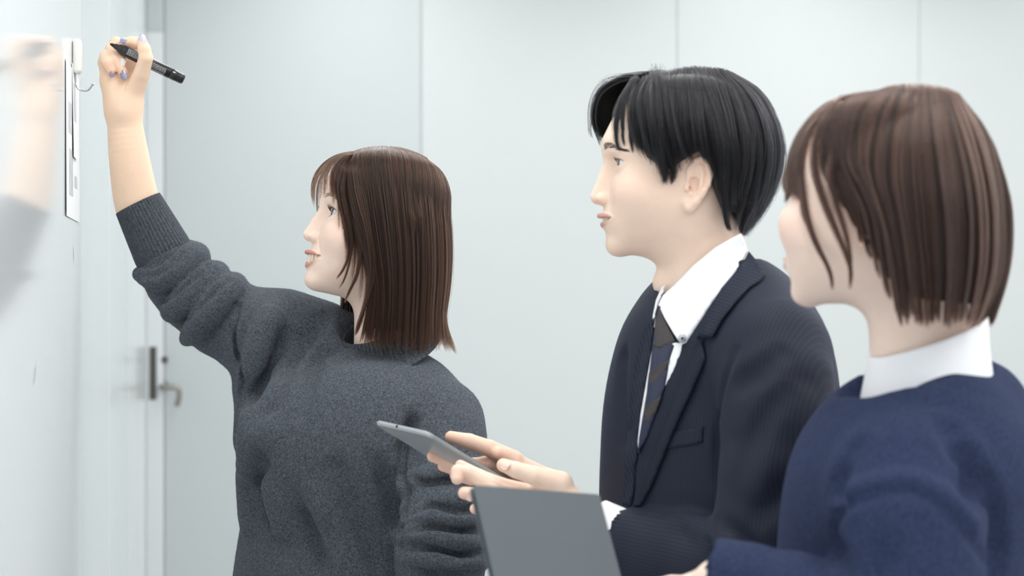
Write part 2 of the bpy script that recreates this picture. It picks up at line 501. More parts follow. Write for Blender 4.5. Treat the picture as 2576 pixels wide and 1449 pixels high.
# ceiling lamps: recessed panels, each its own thing
k_ = 0
for lx in (0.75, 2.35, 3.95):
    for ly in (-1.0, -2.9, -4.8, -6.7):
        r = empty('ceiling_lamp', tuple(CORNER + lx * BDIR + ly * WDIR + np.array([0, 0, CEIL])), ROOM_Z)
        tag(r, 'square recessed ceiling lamp with white diffuser', 'ceiling lamp', 'recessed ceiling lamps')
        bm = bmesh.new()
        for (x0, y0, x1, y1) in ((-.32, -.62, .32, -.6), (-.32, .6, .32, .62), (-.32, -.6, -.3, .6), (.3, -.6, .32, .6)):
            q = bmesh.ops.create_cube(bm, size=1)['verts']
            for v in q: v.co = Vector(((x0 + x1) / 2 + v.co.x * (x1 - x0), (y0 + y1) / 2 + v.co.y * (y1 - y0), -0.006 + v.co.z * 0.012))
        o = bpy.data.objects.new('frame', bm_mesh('frame', bm)); COL.objects.link(o); o.parent = r; o.data.materials.append(m_frame)
        o = bpy.data.objects.new('diffuser', box_mesh('diffuser', (-.3, -.6, -.008), (.3, .6, -.002))); COL.objects.link(o); o.parent = r; o.data.materials.append(m_lamp)
# ------------------------------------------------------------------ heads (local frame in cm: x forward, y to the person's left, z up; origin between the ears at eye level)
m_skin = skin_mat('skin')
m_eye, nt_, b_ = new_mat('eye')
at_ = nt_.nodes.new('ShaderNodeAttribute'); at_.attribute_name = 'col'
nt_.links.new(at_.outputs['Color'], b_.inputs['Base Color']); b_.inputs['Roughness'].default_value = 0.08; b_.inputs['Coat Weight'].default_value = 0.6
m_teeth = plain('tooth_enamel', srgb(244, 232, 206), rough=0.2, noise=0.03, scale=200)
m_brow_dark = hair_mat('brow_hair', (0.02, 0.014, 0.011), (0.05, 0.035, 0.027), 0.5)

def loft_fn(tab, nf, nb):
    """tab rows: z, Xmid, Xback, W, xc ; returns implicit function of a star-shaped stack of sections"""
    T = np.array(sorted(tab)); 
    zi = np.linspace(T[0, 0], T[-1, 0], 400)
    def smooth(c):   # monotone-ish smooth interpolation
        v = np.interp(zi, T[:, 0], T[:, c]); kx = np.ones(15) / 15
        vp = np.concatenate([np.full(7, v[0]), v, np.full(7, v[-1])])
        return np.convolve(vp, kx, 'valid')
    A = [smooth(c) for c in range(1, T.shape[1])]
    def f(x, y, z):
        xm, xb, w, xc = [np.interp(z, zi, a).astype(np.float32) for a in A[:4]]
        dx = x - xc
        a = np.where(dx > 0, np.maximum(xm - xc, 0.05), np.maximum(xc - xb, 0.05))
        n = np.where(dx > 0, np.interp(z, nf[0], nf[1]), nb)
        rho = (np.abs(dx / a) ** n + np.abs(y / np.maximum(w, 0.05)) ** n) ** (1 / n)
        r = np.sqrt(dx * dx + y * y)
        d = r - r / np.maximum(rho, 1e-3)
        d = np.where(rho < 0.05, -np.minimum(a, w), d)
        return d
    return f, A, zi

def build_head(name, O, yaw, pitch, roll, p, res=0.13):
    """p: dict of face parameters; returns Grid with the head and neck, and landmarks"""
    S = p.get('scale', 1.0)
    R = basis(yaw, pitch, roll)
    g = Grid((-11, -9.2, p.get('zlo', -19)), (12.6, 9.2, 11.6), res, O, R, 0.01 * S)
    wd = p.get('wide', 1.0); jw = p.get('jaw', 1.0); ch = p.get('chin', 0.0)
    tab = [(11.6, 1.6, -3.6, 2.2, -1.2), (11.0, 3.0, -4.8, 3.2, -1.2), (10.2, 4.6, -6.0, 4.3, -1.0), (9, 6.2, -7.4, 5.6, -0.8), (7, 7.7, -8.7, 6.8, -0.6), (5, 8.65, -9.3, 7.3, -0.5), (3, 9.15, -9.4, 7.45, -0.3),
           (1.2, 9.2, -9.2, 7.3, 0), (0.2, 8.9, -9.0, 7.15, 0.2), (-1.2, 8.75, -8.5, 7.0, 0.4), (-3, 8.85, -7.4, 6.85 * wd, 0.8), (-5, 9.1, -6.2, 6.65 * wd, 1.2), (-6.3, 9.3, -5.4, 6.4 * jw, 1.6), (-7.3, 9.25, -5, 6.05 * jw, 2.0), (-8.6, 8.8 + ch, -4, 5.4 * jw, 2.4),
           (-9.6, 8.95 + ch, -3, 4.4 * jw, 3.0), (-10.5, 8.85 + ch, -2, 3.7 * jw, 3.4), (-11.3, 8.3 + ch, -1, 3.0 * jw, 3.6), (-12.4, 6.5 + ch, 0, 2.0 * jw, 3.8)]
    kx = p.get('brow', 0.0); vt = p.get('vertex', 0.9)
    tab = [((4 + (r_[0] - 4) * vt if r_[0] > 4 else r_[0]),) + r_[1:] for r_ in tab]
    tab = [(z, xm + kx * float(np.interp(z, [-1, .5, 2, 3.2, 5, 7], [0, .5, 1, 1, .15, 0])), xb, w, xc) for (z, xm, xb, w, xc) in tab]
    f, A, zi = loft_fn(tab, ([-13, -9, -6, -2, 3, 8, 12], [1.95, 2.05, 2.2, 2.3, 2.3, 2.15, 2.0]), 2.1)
    jp = p.get('jawplane', 0.06); jz = p.get('jawz', -11.1)
    def head(x, y, z):
        d = f(x, y, z)
        pl = (jz + np.clip(8.0 - x, -2, 9) * jp + p.get('jawrise', 0.11) * y * y - z) / math.sqrt(1.4 + jp * jp)
        return smax(smax(d, pl, 1.6), z - (4 + 7.0 * vt), 1.8)
    g.fn(head, g.lo, g.lo + g.h * g.n, 'add', 0)
    L = {}
    def front(y, z):
        yy = np.full(240, y); zz = np.full(240, z); xx = np.linspace(12.5, 3, 240)
        s = g.sample(np.stack([xx, yy, zz], 1)); i = np.argmax(s < 0)
        return xx[i]
    # neck
    nb = g.to_local(p['neck_base'])[0]; nr = p.get('neck_r', 5.0)
    nt = np.array(p.get('neck_top', (-0.8, 0, -4.0)))
    nm = nt * 0.45 + nb * 0.55 + np.array([p.get('neck_bow', -0.3), 0, 0])
    g.tube([nt, nm, nb], [nr * 1.02, nr * 0.96, nr * p.get('flare', 1.12)], [nr * 1.08, nr, nr * (p.get('flare', 1.12) + 0.06)], (0, 1, 0), 'add', 2.2, n=40)
    if 'larynx' in p:
        g.ball(g.to_local(p['larynx'])[0], 1.2, 'add', 1.6)
    # cheeks and chin
    ck = p.get('cheek', 0.0)
    for s in (-1, 1):
        g.ball((5.9 + ck * 0.55, 3.9 * s, -3.5 + 0.2 * ck), (2.2, 2.2, 2.2), 'add', 2.6)
    g.ball((7.75 + ch, 0, p.get('chin_z', -9.9)), (1.25, 1.6, 1.2), 'add', 1.2)
    # brow ridge and eye sockets
    er = 1.22; ex, ey, ez = p.get('eye', (6.95, 3.15, 0.0))
    for s in (-1, 1):
        def socket(x, y, z, s=s):
            q = ((x - 9.2) / 2.0) ** 2 + ((y - s * 3.0) / 1.75) ** 2 + ((z + 0.15) / 1.05) ** 2
            return (np.sqrt(q) - 1) * 1.0
        g.fn(socket, (6, s * 2.75 - 3.4, -2.5), (12, s * 2.75 + 3.4, 2.5), 'cut', 1.1)
        g.ball((ex, s * ey, ez), er + 0.17, 'add', 0.55)
    # nose
    tx, tz = p.get('nose_tip', (11.1, -3.8)); nx, nz = p.get('nasion', (8.75, 0.2)); rn = p.get('nose_r', 0.78)
    g.chain([(nx - 0.45, 0, nz + 0.9), (nx - 0.5, 0, nz), (nx * 0.5 + tx * 0.5 - 0.62, 0, nz * 0.5 + tz * 0.5), (tx - rn, 0, tz)], [0.5, 0.55, 0.62, rn], 'add', 0.75, 0.5)
    g.chain([(nx - 1.1, 0, nz + 0.3), (nx * 0.5 + tx * 0.5 - 1.5, 0, nz * 0.5 + tz * 0.5 - 0.1), (tx - 1.95, 0, tz + 0.35)], [0.85, 1.05, 1.15], 'add', 0.7, 0.6)
    aw = p.get('ala', 1.15)
    for s in (-1, 1):
        g.ball((tx - 1.55, s * aw, tz - 0.22), (0.80, 0.46, 0.56), 'add', 0.55)
        g.ball((tx - 1.0, s * 0.74, tz - 0.88), (0.52, 0.36, 0.36), 'cut', 0.14)
    g.ball((tx - 1.3, 0, tz - 0.45), (0.85, 0.45, 0.45), 'add', 0.4)
    # mouth
    mz = p.get('mouth_z', -7.0); mw = p.get('mouth_w', 2.3); sm = p.get('smile', 0.0); op = p.get('open', 0.0); lf = p.get('lip', 0.0)
    zc = lambda y: mz + sm * 0.085 * y ** 2 - 0.12 * (np.abs(y) < 0.6) * 0
    g.ball((7.4, 0, mz), (1.95, 2.6, 1.9), 'add', 1.5)
    ys = np.linspace(-mw, mw, 13)
    up, lo = [], []
    rr_u, rr_l = [], []
    for y in ys:
        e = 1 - (y / mw) ** 2
        zu = zc(y) + op * 0.55 * e + 0.30 * e ** 0.6; zl = zc(y) - op * 0.55 * e - 0.36 * e ** 0.7
        up.append((front(y, zu) - 0.16 + lf * e * 0.5 + 0.12 * e, y, zu)); lo.append((front(y, zl) - 0.2 + lf * e * 0.4 + 0.1 * e - p.get('lip_back', 0) * e, y, zl))
        rr_u.append(0.13 + 0.24 * e); rr_l.append(0.12 + 0.32 * e)
    g.chain(up, rr_u, 'add', 0.30, 0.2); g.chain(lo, rr_l, 'add', 0.34, 0.2)
    L['up'], L['lo'], L['rr_u'], L['rr_l'] = np.array(up), np.array(lo), rr_u, rr_l
    hh = 0.05 + 0.55 * op
    def mouth(x, y, z):
        e = np.clip(1 - (y / (mw * 0.99)) ** 2, 0, 1)
        d = np.abs(z - zc(y)) - hh * e ** 0.8 + 0.12 * (e <= 0)
        return np.maximum(d + 0 * x, 6.2 + 0.0 * y - x)
    dep = 7.6 if op > 0.2 else 8.4
    def mouth2(x, y, z): return np.maximum(mouth(x, y, z), dep - 0.22 * y ** 2 - x)
    g.fn(mouth2, (6, -mw - .3, mz - 1.6), (12, mw + .3, mz + 2.2), 'cut', 0.12)
    if p.get('fold', 0) > 0:
        for s in (-1, 1):
            g.chain([(front(s * yy, zz) + 0.02, s * yy, zz) for yy, zz in ((1.95, tz - 0.5), (2.35, tz - 1.2), (2.8, tz - 2.0), (3.1, tz - 2.8))], 0.06, 'cut', p['fold'])
    # eyelid openings
    eo = p.get('eye_open', 0.42)
    for s in (-1, 1):
        def almond(x, y, z, s=s):
            yy = (y - s * (ey + 0.05)) * s
            e = np.clip(1 - (yy / 1.42) ** 2, 0, 1)
            c = ez + 0.05 + 0.10 * yy
            d = np.abs(z - c) - eo * e + 0.1 * (e <= 0)
            return np.maximum(d, ex + 0.2 - x)
        g.fn(almond, (6, s * ey - 2.2, -2), (12, s * ey + 2.2, 2), 'cut', 0.10)
        # upper lid fold
        g.chain([(ex + math.sqrt(max(0.05, (er + .17) ** 2 - (0.62 + eo * .5) ** 2 - t * t)) + 0.02, s * (ey + t), ez + 0.30 + eo * 0.9 + 0.1 * t) for t in (-0.9, -0.45, 0, 0.45, 0.9)], 0.05, 'cut', 0.18)
    # ears
    for s in (-1, 1):
        ox, oy, oz = p.get('ear', (0.0, 6.95, -1.9)); fl = 0.38
        def E(b, z, out=0.0):
            zt = z * 1.0; bb = b + 0.16 * z
            return (ox - bb * math.cos(fl), s * (oy + bb * math.sin(fl) + out), oz + zt)
        def plate(x, y, z, s=s):
            b = -(x - ox) * math.cos(fl) + (s * y - oy) * math.sin(fl) - 0.16 * (z - oz); o_ = (x - ox) * math.sin(fl) + (s * y - oy) * math.cos(fl)
            return (np.sqrt(((b - 1.1) / 1.5) ** 2 + ((z - oz - 0.25) / 2.75) ** 2 + ((o_ + 0.05) / 0.36) ** 2) - 1) * 0.36
        g.fn(plate, (ox - 4.5, s * (oy + .6) - 2.2, oz - 4), (ox + 1.5, s * (oy + .6) + 2.2, oz + 4), 'add', 0.35)
        g.ball((ox - 1.0, s * (oy - 0.5), oz - 0.2), (1.1, .9, 1.9), 'add', 0.5)
        g.chain([E(-.1, .3, .05), E(-.25, 1.5, .15), E(.35, 2.65, .2), E(1.25, 3.0, .25), E(2.1, 2.5, .3), E(2.5, 1.3, .3), E(2.35, -.1, .25), E(1.8, -1.4, .2), E(1.1, -2.3, .15)], [.26, .30, .34, .36, .36, .35, .33, .31, .32], 'add', 0.25)
        g.chain([E(1.15, -2.2, .15), E(.55, -2.85, .1), E(.1, -2.3, 0)], [.45, .52, .42], 'add', 0.5)
        g.chain([E(1.2, 2.0, .2), E(1.55, .9, .3), E(1.5, -.3, .3), E(.95, -1.4, .25)], [.2, .26, .28, .25], 'add', 0.25)
        g.ball(E(.62, -.15, .34), (.68, .62, .98), 'cut', 0.16)
        g.chain([E(1.85, 1.9, .5), E(2.0, .7, .55), E(1.9, -.5, .5)], .22, 'cut', 0.14)
        g.ball(E(-.12, -.5, .25), (.38, .38, .5), 'add', 0.25)
        g.ball(E(.3, -.6, .1), (.26, .5, .3), 'cut', 0.12)
    L['front'] = front; L['eyeR'] = er; L['eye'] = (ex, ey, ez); L['mz'] = mz; L['zc'] = zc; L['mw'] = mw
    return g, L

def seg_dist(V, P, rad):
    best = np.full(len(V), 9.0)
    for i in range(len(P) - 1):
        a, ba = P[i], P[i + 1] - P[i]; t = np.clip(((V - a) @ ba) / (ba @ ba), 0, 1)
        best = np.minimum(best, np.linalg.norm(V - a - t[:, None] * ba, axis=1) - (rad[i] + (rad[i + 1] - rad[i]) * t))
    return best

def head_colors(V, g, L, p):
    base = np.array(p['skin']); lipc = np.array(p['lipcol']); red = np.array(p.get('blushcol', base * np.array([1.0, 0.80, 0.78])))
    C = np.tile(base, (len(V), 1))
    def mixc(mask, col):
        nonlocal C
        C = C * (1 - mask[:, None]) + col * mask[:, None]
    bl = np.zeros(len(V))
    for s in (-1, 1):
        bl += 0.75 * np.exp(-(((V[:, 0] - 7) / 3) ** 2 + ((V[:, 1] - s * 4.6) / 2.2) ** 2 + ((V[:, 2] + 3.2) / 1.9) ** 2))
        bl += 0.9 * np.exp(-(((V[:, 0] + 1.5) / 2) ** 2 + ((V[:, 1] - s * 7.6) / 1.0) ** 2 + ((V[:, 2] + 1.5) / 3.2) ** 2))
    bl += 0.35 * np.exp(-(((V[:, 0] - 11) / 1) ** 2 + (V[:, 1] / 1.2) ** 2 + ((V[:, 2] + 4) / 1.0) ** 2))
    mixc(np.clip(bl, 0, 1) * p.get('blush', 0.6), red)
    d = np.minimum(seg_dist(V, L['up'], L['rr_u']), seg_dist(V, L['lo'], L['rr_l']))
    mixc(1 - sstep(0.0, 0.11, d), lipc)
    # scalp under the hair
    hl = V[:, 2] - p.get('hairline', 6.8) + np.maximum(0, 5.5 - V[:, 0]) * 1.2
    near_ear = (np.abs(V[:, 1]) > 6.7) & (V[:, 0] > -3.6) & (V[:, 2] < 2.2)
    low = sstep(-9.5, -6.5, V[:, 2] - 0.4 * V[:, 0] - 2.5)
    mixc(sstep(-0.3, 0.9, hl) * ~near_ear * low, np.array(p.get('scalp', (0.02, 0.013, 0.01))))
    # inside of the mouth
    ins = (np.abs(V[:, 1]) < L['mw']) & (np.abs(V[:, 2] - L['zc'](V[:, 1])) < 0.8) & (V[:, 0] < 9.0 - 0.2 * V[:, 1] ** 2) & (V[:, 0] > 6)
    mixc(ins * 0.8, np.array((0.16, 0.035, 0.03)))
    return C

def eye_part(name, g, L, s, parent, gaze, iris=(0.035, 0.022, 0.016)):
    bm = bmesh.new(); bmesh.ops.create_uvsphere(bm, u_segments=40, v_segments=28, radius=1)
    V = np.array([v.co[:] for v in bm.verts]); me = bm_mesh(name, bm)
    V = np.array([v.co[:] for v in me.vertices])
    gz = np.array(gaze, float); gz[1] *= 1; gz /= np.linalg.norm(gz)
    ang = np.degrees(np.arccos(np.clip(V @ gz, -1, 1)))
    bul = 1 + 0.03 * np.exp(-(ang / 22) ** 2)
    ex, ey, ez = L['eye']
    Vl = V * bul[:, None] * (L['eyeR'] - 0.02) + np.array([ex, s * ey, ez])
    W = g.to_world(Vl)
    me.vertices.foreach_set('co', W.astype(np.float32).ravel()); me.update()
    C = np.tile(np.array((0.78, 0.76, 0.76)), (len(V), 1))
    C[ang < 30] = iris; C[ang < 13] = (0.004, 0.004, 0.004)
    set_attr(me, 'col', C, 'FLOAT_COLOR')
    return put(name, me, m_eye, parent)

def lash_part(g, L, s, parent, eo, n=46, length=0.75, up=True, rng=None):
    ex, ey, ez = L['eye']; K = 5; out = []
    for i in range(n):
        t = -1.2 + 2.4 * (i + rng.random() * .8) / n; e = max(0.0, 1 - (t / 1.42) ** 2)
        z0 = ez + 0.05 + 0.10 * t + (eo * e if up else -eo * e)
        rx = math.sqrt(max(0.02, (L['eyeR'] + 0.14) ** 2 - t * t - (z0 - ez) ** 2))
        p0 = np.array([ex + rx, s * (ey + t), z0]); l = length * (0.6 + 0.4 * rng.random()) * (1 if up else 0.5)
        dirv = np.array([0.75, s * (0.25 * t + 0.1), 0.1 if up else -0.25]); 
        q = [p0 + dirv * l * a + np.array([0, 0, (0.55 if up else -0.25) * l * a * a]) for a in np.linspace(0, 1, K)]
        out.append(q)
    Cw = g.to_world(np.array(out).reshape(-1, 3)).reshape(len(out), K, 3)
    return hair_strands('eyelashes', Cw, m_brow_dark, parent, 0.00011, np.zeros((len(out), K)), 0.2)

def brow_part(g, L, s, parent, mat, n=170, z0=2.0, y0=1.3, y1=5.0, arch=0.35, th=0.32, rng=None):
    K = 4; out = []
    for i in range(n):
        t = rng.random(); y = y0 + (y1 - y0) * t; w = th * (1 - 0.65 * t)
        z = z0 + arch * math.sin(math.pi * min(1, t * 1.15)) - 0.5 * t * t + (rng.random() - .5) * 2 * w
        q = []
        for a in np.linspace(0, 1, K):
            yy = y + a * 0.6; zz = z + a * (0.22 - 0.4 * t)
            q.append((L['front'](s * yy, zz) + 0.02 + 0.05 * a, s * yy, zz))
        out.append(q)
    Cw = g.to_world(np.array(out).reshape(-1, 3)).reshape(len(out), K, 3)
    return hair_strands('eyebrow', Cw, mat, parent, 0.00012, rng.random((n, 1)) * np.ones((1, K)), 0.3)

def teeth_part(g, L, parent, z_top, z_bot, xf=9.35, n=10):
    """upper teeth as one row of separate crowns"""
    bm = bmesh.new(); wdt = [0.84, 0.66, 0.74, 0.68, 0.66]
    for s in (-1, 1):
        y = 0.0; ang_pos = 0.0
        for i, w in enumerate(wdt[:n // 2]):
            yc = y + w / 2; y += w * 0.97
            # arch: parabola
            def arch(yv): return xf - 0.20 * yv ** 2
            x = arch(yc); slope = 0.40 * yc
            T = Vector((-slope, 1, 0)).normalized(); N = Vector((1, slope, 0)).normalized()
            m = bmesh.ops.create_uvsphere(bm, u_segments=12, v_segments=8, radius=1)['verts']
            zt, zb = z_top, z_bot + (0.08 if i == 1 else 0) - 0.0
            for v in m:
                c = v.co.copy()
                q = [math.copysign(abs(k) ** 0.55, k) for k in c]
                pos = Vector((x, yc, (zt + zb) / 2)) + T * q[0] * w * 0.49 + N * q[1] * 0.26 + Vector((0, 0, 1)) * q[2] * (zt - zb) / 2
                v.co = Vector((pos.x, s * pos.y, pos.z + 0.085 * L.get('sm', 1) * yc * yc))
    me = bm_mesh('teeth', bm)
    V = np.array([v.co[:] for v in me.vertices]); W = g.to_world(V)
    me.vertices.foreach_set('co', W.astype(np.float32).ravel()); me.update()
    return put('teeth', me, m_teeth, parent)
# ------------------------------------------------------------------ hair: sheets of guide strands in head-local cm, filled with strands
def loc(g, u, v, y):
    """head-local point on the plane y (cm) seen at photo pixel (u,v)"""
    o = g.to_local(np.array([0, 0, CAM_H]))[0]; d = g.to_local(PX(u, v, 2.0))[0] - o
    return o + d * (y - o[1]) / d[1]
def guide(g, pts, K=14):
    return catmull([loc(g, *q) for q in pts], K)
def lguide(pts, K=14):
    return catmull(pts, K)
def flip(G):
    Q = G.copy(); Q[:, 1] *= -1; return Q

def across(G, u):
    """interpolate stacked guides G (m,K,3) at parameters u in [0,1] -> (n,K,3)"""
    m, K, _ = G.shape
    Q = np.concatenate([2 * G[:1] - G[1:2], G, 2 * G[-1:] - G[-2:-1]])
    t = np.clip(u, 0, 1 - 1e-9) * (m - 1); i = t.astype(int); f = (t - i)[:, None, None]
    a, b, c, d = Q[i], Q[i + 1], Q[i + 2], Q[i + 3]
    return 0.5 * (2 * b + (c - a) * f + (2 * a - 5 * b + 4 * c - d) * f ** 2 + (3 * b - a - 3 * c + d) * f ** 3)

def outward(P):
    C = np.stack([np.full(P.shape[:-1], -0.5), np.zeros(P.shape[:-1]), np.minimum(P[..., 2], 2.0)], -1)
    n = P - C
    return n / np.maximum(np.linalg.norm(n, axis=-1, keepdims=True), 1e-6)

def shell(G, nu=120, inset=0.35, thick=0.55, lock=None, trim=0.9):
    """closed sheet under the strands (local cm) -> V,F"""
    u = np.linspace(0, 1, nu); P = across(G, u); K = P.shape[1]
    x = np.linspace(0, trim, K) * (K - 1); i = np.clip(x.astype(int), 0, K - 2); f = (x - i)[None, :, None]
    P = P[:, i] * (1 - f) + P[:, i + 1] * f
    N = outward(P)
    if lock:
        w = 0.5 + 0.5 * np.sin(u * math.pi * 2 * lock + 1.3 * np.sin(u * 37))
        P = P + N * (0.14 * (w[:, None, None] - 0.5)) * np.linspace(0, 1, K)[None, :, None]
    T = np.linspace(0, 1, K)[None, :, None]
    A = P - N * inset; B = P - N * (inset + thick * (1 - 0.55 * T))
    V = np.concatenate([A.reshape(-1, 3), B.reshape(-1, 3)]); off = nu * K; F = []
    I = np.arange(nu)[:, None] * K + np.arange(K)[None, :]
    q = np.stack([I[:-1, :-1], I[1:, :-1], I[1:, 1:], I[:-1, 1:]], -1).reshape(-1, 4)
    F.append(q); F.append(q[:, ::-1] + off)
    for e in (I[0], I[-1]):
        F.append(np.stack([e[:-1], e[1:], e[1:] + off, e[:-1] + off], -1))
    for e in (I[:, 0], I[:, -1]):
        F.append(np.stack([e[:-1], e[1:], e[1:] + off, e[:-1] + off], -1))
    return V, np.concatenate(F)

def fill(G, n, rng, locks=60, clump=0.55, depth=0.7, jit=0.10, lenvar=0.06, lockvar=0.12, u0=0.0, u1=1.0, dens=None, wave=0.0, K=14, rootvar=0.25, sweep=0.0):
    """n strands over the sheet, gathered in locks -> (n,K,3) local, tint (n,)"""
    u = u0 + (u1 - u0) * (rng.random(n) if dens is None else dens(rng.random(n)))
    lid = np.floor(u * locks).astype(int); lc = (lid + 0.5) / locks
    lrand = rng.normal(size=(locks + 2, 4)); lr = lrand[np.clip(lid, 0, locks + 1)]
    A = across(G, u); B = across(G, lc + 0.25 / locks * lr[:, 3] + sweep * lr[:, 2])
    Kg = A.shape[1]; T = np.linspace(0, 1, Kg)[None, :, None]
    w = clump * T ** 1.3
    P = A * (1 - w) + B * w
    N = outward(P)
    # trim the length: resample to [r0, e]
    e = 1 - lenvar * rng.random(n) - lenvar * 0.8 * np.abs(lr[:, 0]); r0 = rootvar * rng.random(n) ** 2 * 0.6
    ts = r0[:, None] + (e - r0)[:, None] * np.linspace(0, 1, K)[None, :]
    x = ts * (Kg - 1); i = np.clip(x.astype(int), 0, Kg - 2); f = (x - i)[..., None]
    ar = np.arange(n)[:, None]
    Q = P[ar, i] * (1 - f) + P[ar, i + 1] * f; NQ = N[ar, i] * (1 - f) + N[ar, i + 1] * f
    t = np.linspace(0, 1, K)[None, :, None]
    d = depth * rng.random(n) ** 1.2
    Q = Q - NQ * d[:, None, None] * (1 - 0.4 * t) + NQ * (lockvar * lr[:, 1])[:, None, None] * np.sin(t * 2.2)
    side = rng.normal(size=(n, 1, 3)) * jit
    Q = Q + side * (0.25 + 0.75 * t)
    if wave > 0:
        ph = lr[:, 2][:, None, None] * 3 + rng.random((n, 1, 1)) * 0.7
        Q = Q + np.cross(NQ, np.array([0, 0, 1.0])) * wave * np.sin(ph + t * 5) * t
    tint = np.clip(0.5 + 0.22 * rng.normal(size=n) + 0.22 * lr[:, 2], 0, 1)
    return Q, tint

def lockstrands(path, n, rng, width=0.4, taper=0.25, jit=0.05, K=14, lenvar=0.15):
    """one loose lock along a local path"""
    P = catmull(path, 24); t = np.linspace(0, 1, K)
    e = 1 - lenvar * rng.random(n); r = rng.normal(size=(n, 3)) * width * 0.5
    x = e[:, None] * t[None, :] * 23; i = np.clip(x.astype(int), 0, 22); f = (x - i)[..., None]
    Q = P[i] * (1 - f) + P[i + 1] * f
    Q = Q + r[:, None, :] * (1 - (1 - taper) * t ** 1.2)[None, :, None] + rng.normal(size=(n, 1, 3)) * jit * t[None, :, None]
    return Q, np.clip(0.5 + 0.25 * rng.normal(size=n), 0, 1)

def fly(Q, rng, n, amp=1.0):
    """stray hairs lifted off the outer strands"""
    k = rng.integers(0, len(Q), n); P = Q[k].copy(); K = P.shape[1]; t = np.linspace(0, 1, K)[None, :, None]
    return P + outward(P) * (amp * rng.random((n, 1, 1)) * np.sin(t * 2.6)) + rng.normal(size=(n, 1, 3)) * 0.35 * amp * t

def hair_bsdf(name, dark, light, rough=0.28, ends=None):
    m = bpy.data.materials.new(name); m.use_nodes = True; nt = m.node_tree; nt.nodes.clear()
    out = nt.nodes.new('ShaderNodeOutputMaterial'); hb = nt.nodes.new('ShaderNodeBsdfHairPrincipled')
    hb.parametrization = 'COLOR'
    at = nt.nodes.new('ShaderNodeAttribute'); at.attribute_name = 'tint'
    mix = nt.nodes.new('ShaderNodeMix'); mix.data_type = 'RGBA'
    mix.inputs[6].default_value = (*dark, 1); mix.inputs[7].default_value = (*light, 1)
    nt.links.new(at.outputs['Fac'], mix.inputs[0])
    nt.links.new(mix.outputs[2], hb.inputs['Color'])
    hb.inputs['Roughness'].default_value = rough; hb.inputs['Radial Roughness'].default_value = 0.45
    hb.inputs['Random Roughness'].default_value = 0.1; hb.inputs['IOR'].default_value = 1.36
    nt.links.new(hb.outputs[0], out.inputs[0]); return m

def push_out(g, P, margin):
    P = P.copy()
    for _ in range(4):
        d = g.sample(P); d = np.where(d > 5, 5, d)
        P = P + outward(P) * np.clip(margin - d, 0, 1.2)[:, None]
    return P

def dress_hair(H, body, shells, strands, tints, mat_shell, mat_hair, radius=0.00016, label=None, ends=0.0):
    g = H['g']
    V, F = join(shells); V = push_out(g, V, 0.12); me = mesh_np('hair', g.to_world(V), F)
    set_attr(me, 'tint', np.full(len(V), 0.15))
    o = put('hair', me, mat_shell, body)
    if label: o['label'] = label
    Q = np.concatenate(strands); T = np.concatenate(tints); n, K, _ = Q.shape
    mg = 0.18 + 0.3 * np.random.default_rng(2).random((n, 1)) * np.ones((1, K))
    Q = push_out(g, Q.reshape(-1, 3), mg.ravel()).reshape(n, K, 3)
    W = g.to_world(Q.reshape(-1, 3)).reshape(n, K, 3)
    tt = T[:, None] + ends * np.linspace(0, 1, K)[None, :] ** 2
    hair_strands('hair_strands', W, mat_hair, o, radius, np.clip(tt, 0, 1))
    return o
m_hs1 = hair_mat('brown_hair_base', (0.008, 0.005, 0.004), (0.014, 0.009, 0.007), 0.45)
m_h1 = hair_bsdf('brown_hair', (0.006, 0.004, 0.003), (0.050, 0.023, 0.014))
m_hs2 = hair_mat('black_hair_base', (0.006, 0.006, 0.007), (0.01, 0.01, 0.011), 0.45)
m_h2 = hair_bsdf('black_hair', (0.0025, 0.0025, 0.003), (0.011, 0.011, 0.0135), 0.3)
m_hs3 = hair_mat('chestnut_hair_base', (0.016, 0.010, 0.008), (0.026, 0.016, 0.012), 0.45)
m_h3 = hair_bsdf('chestnut_hair', (0.014, 0.008, 0.0065), (0.068, 0.036, 0.027), 0.3)

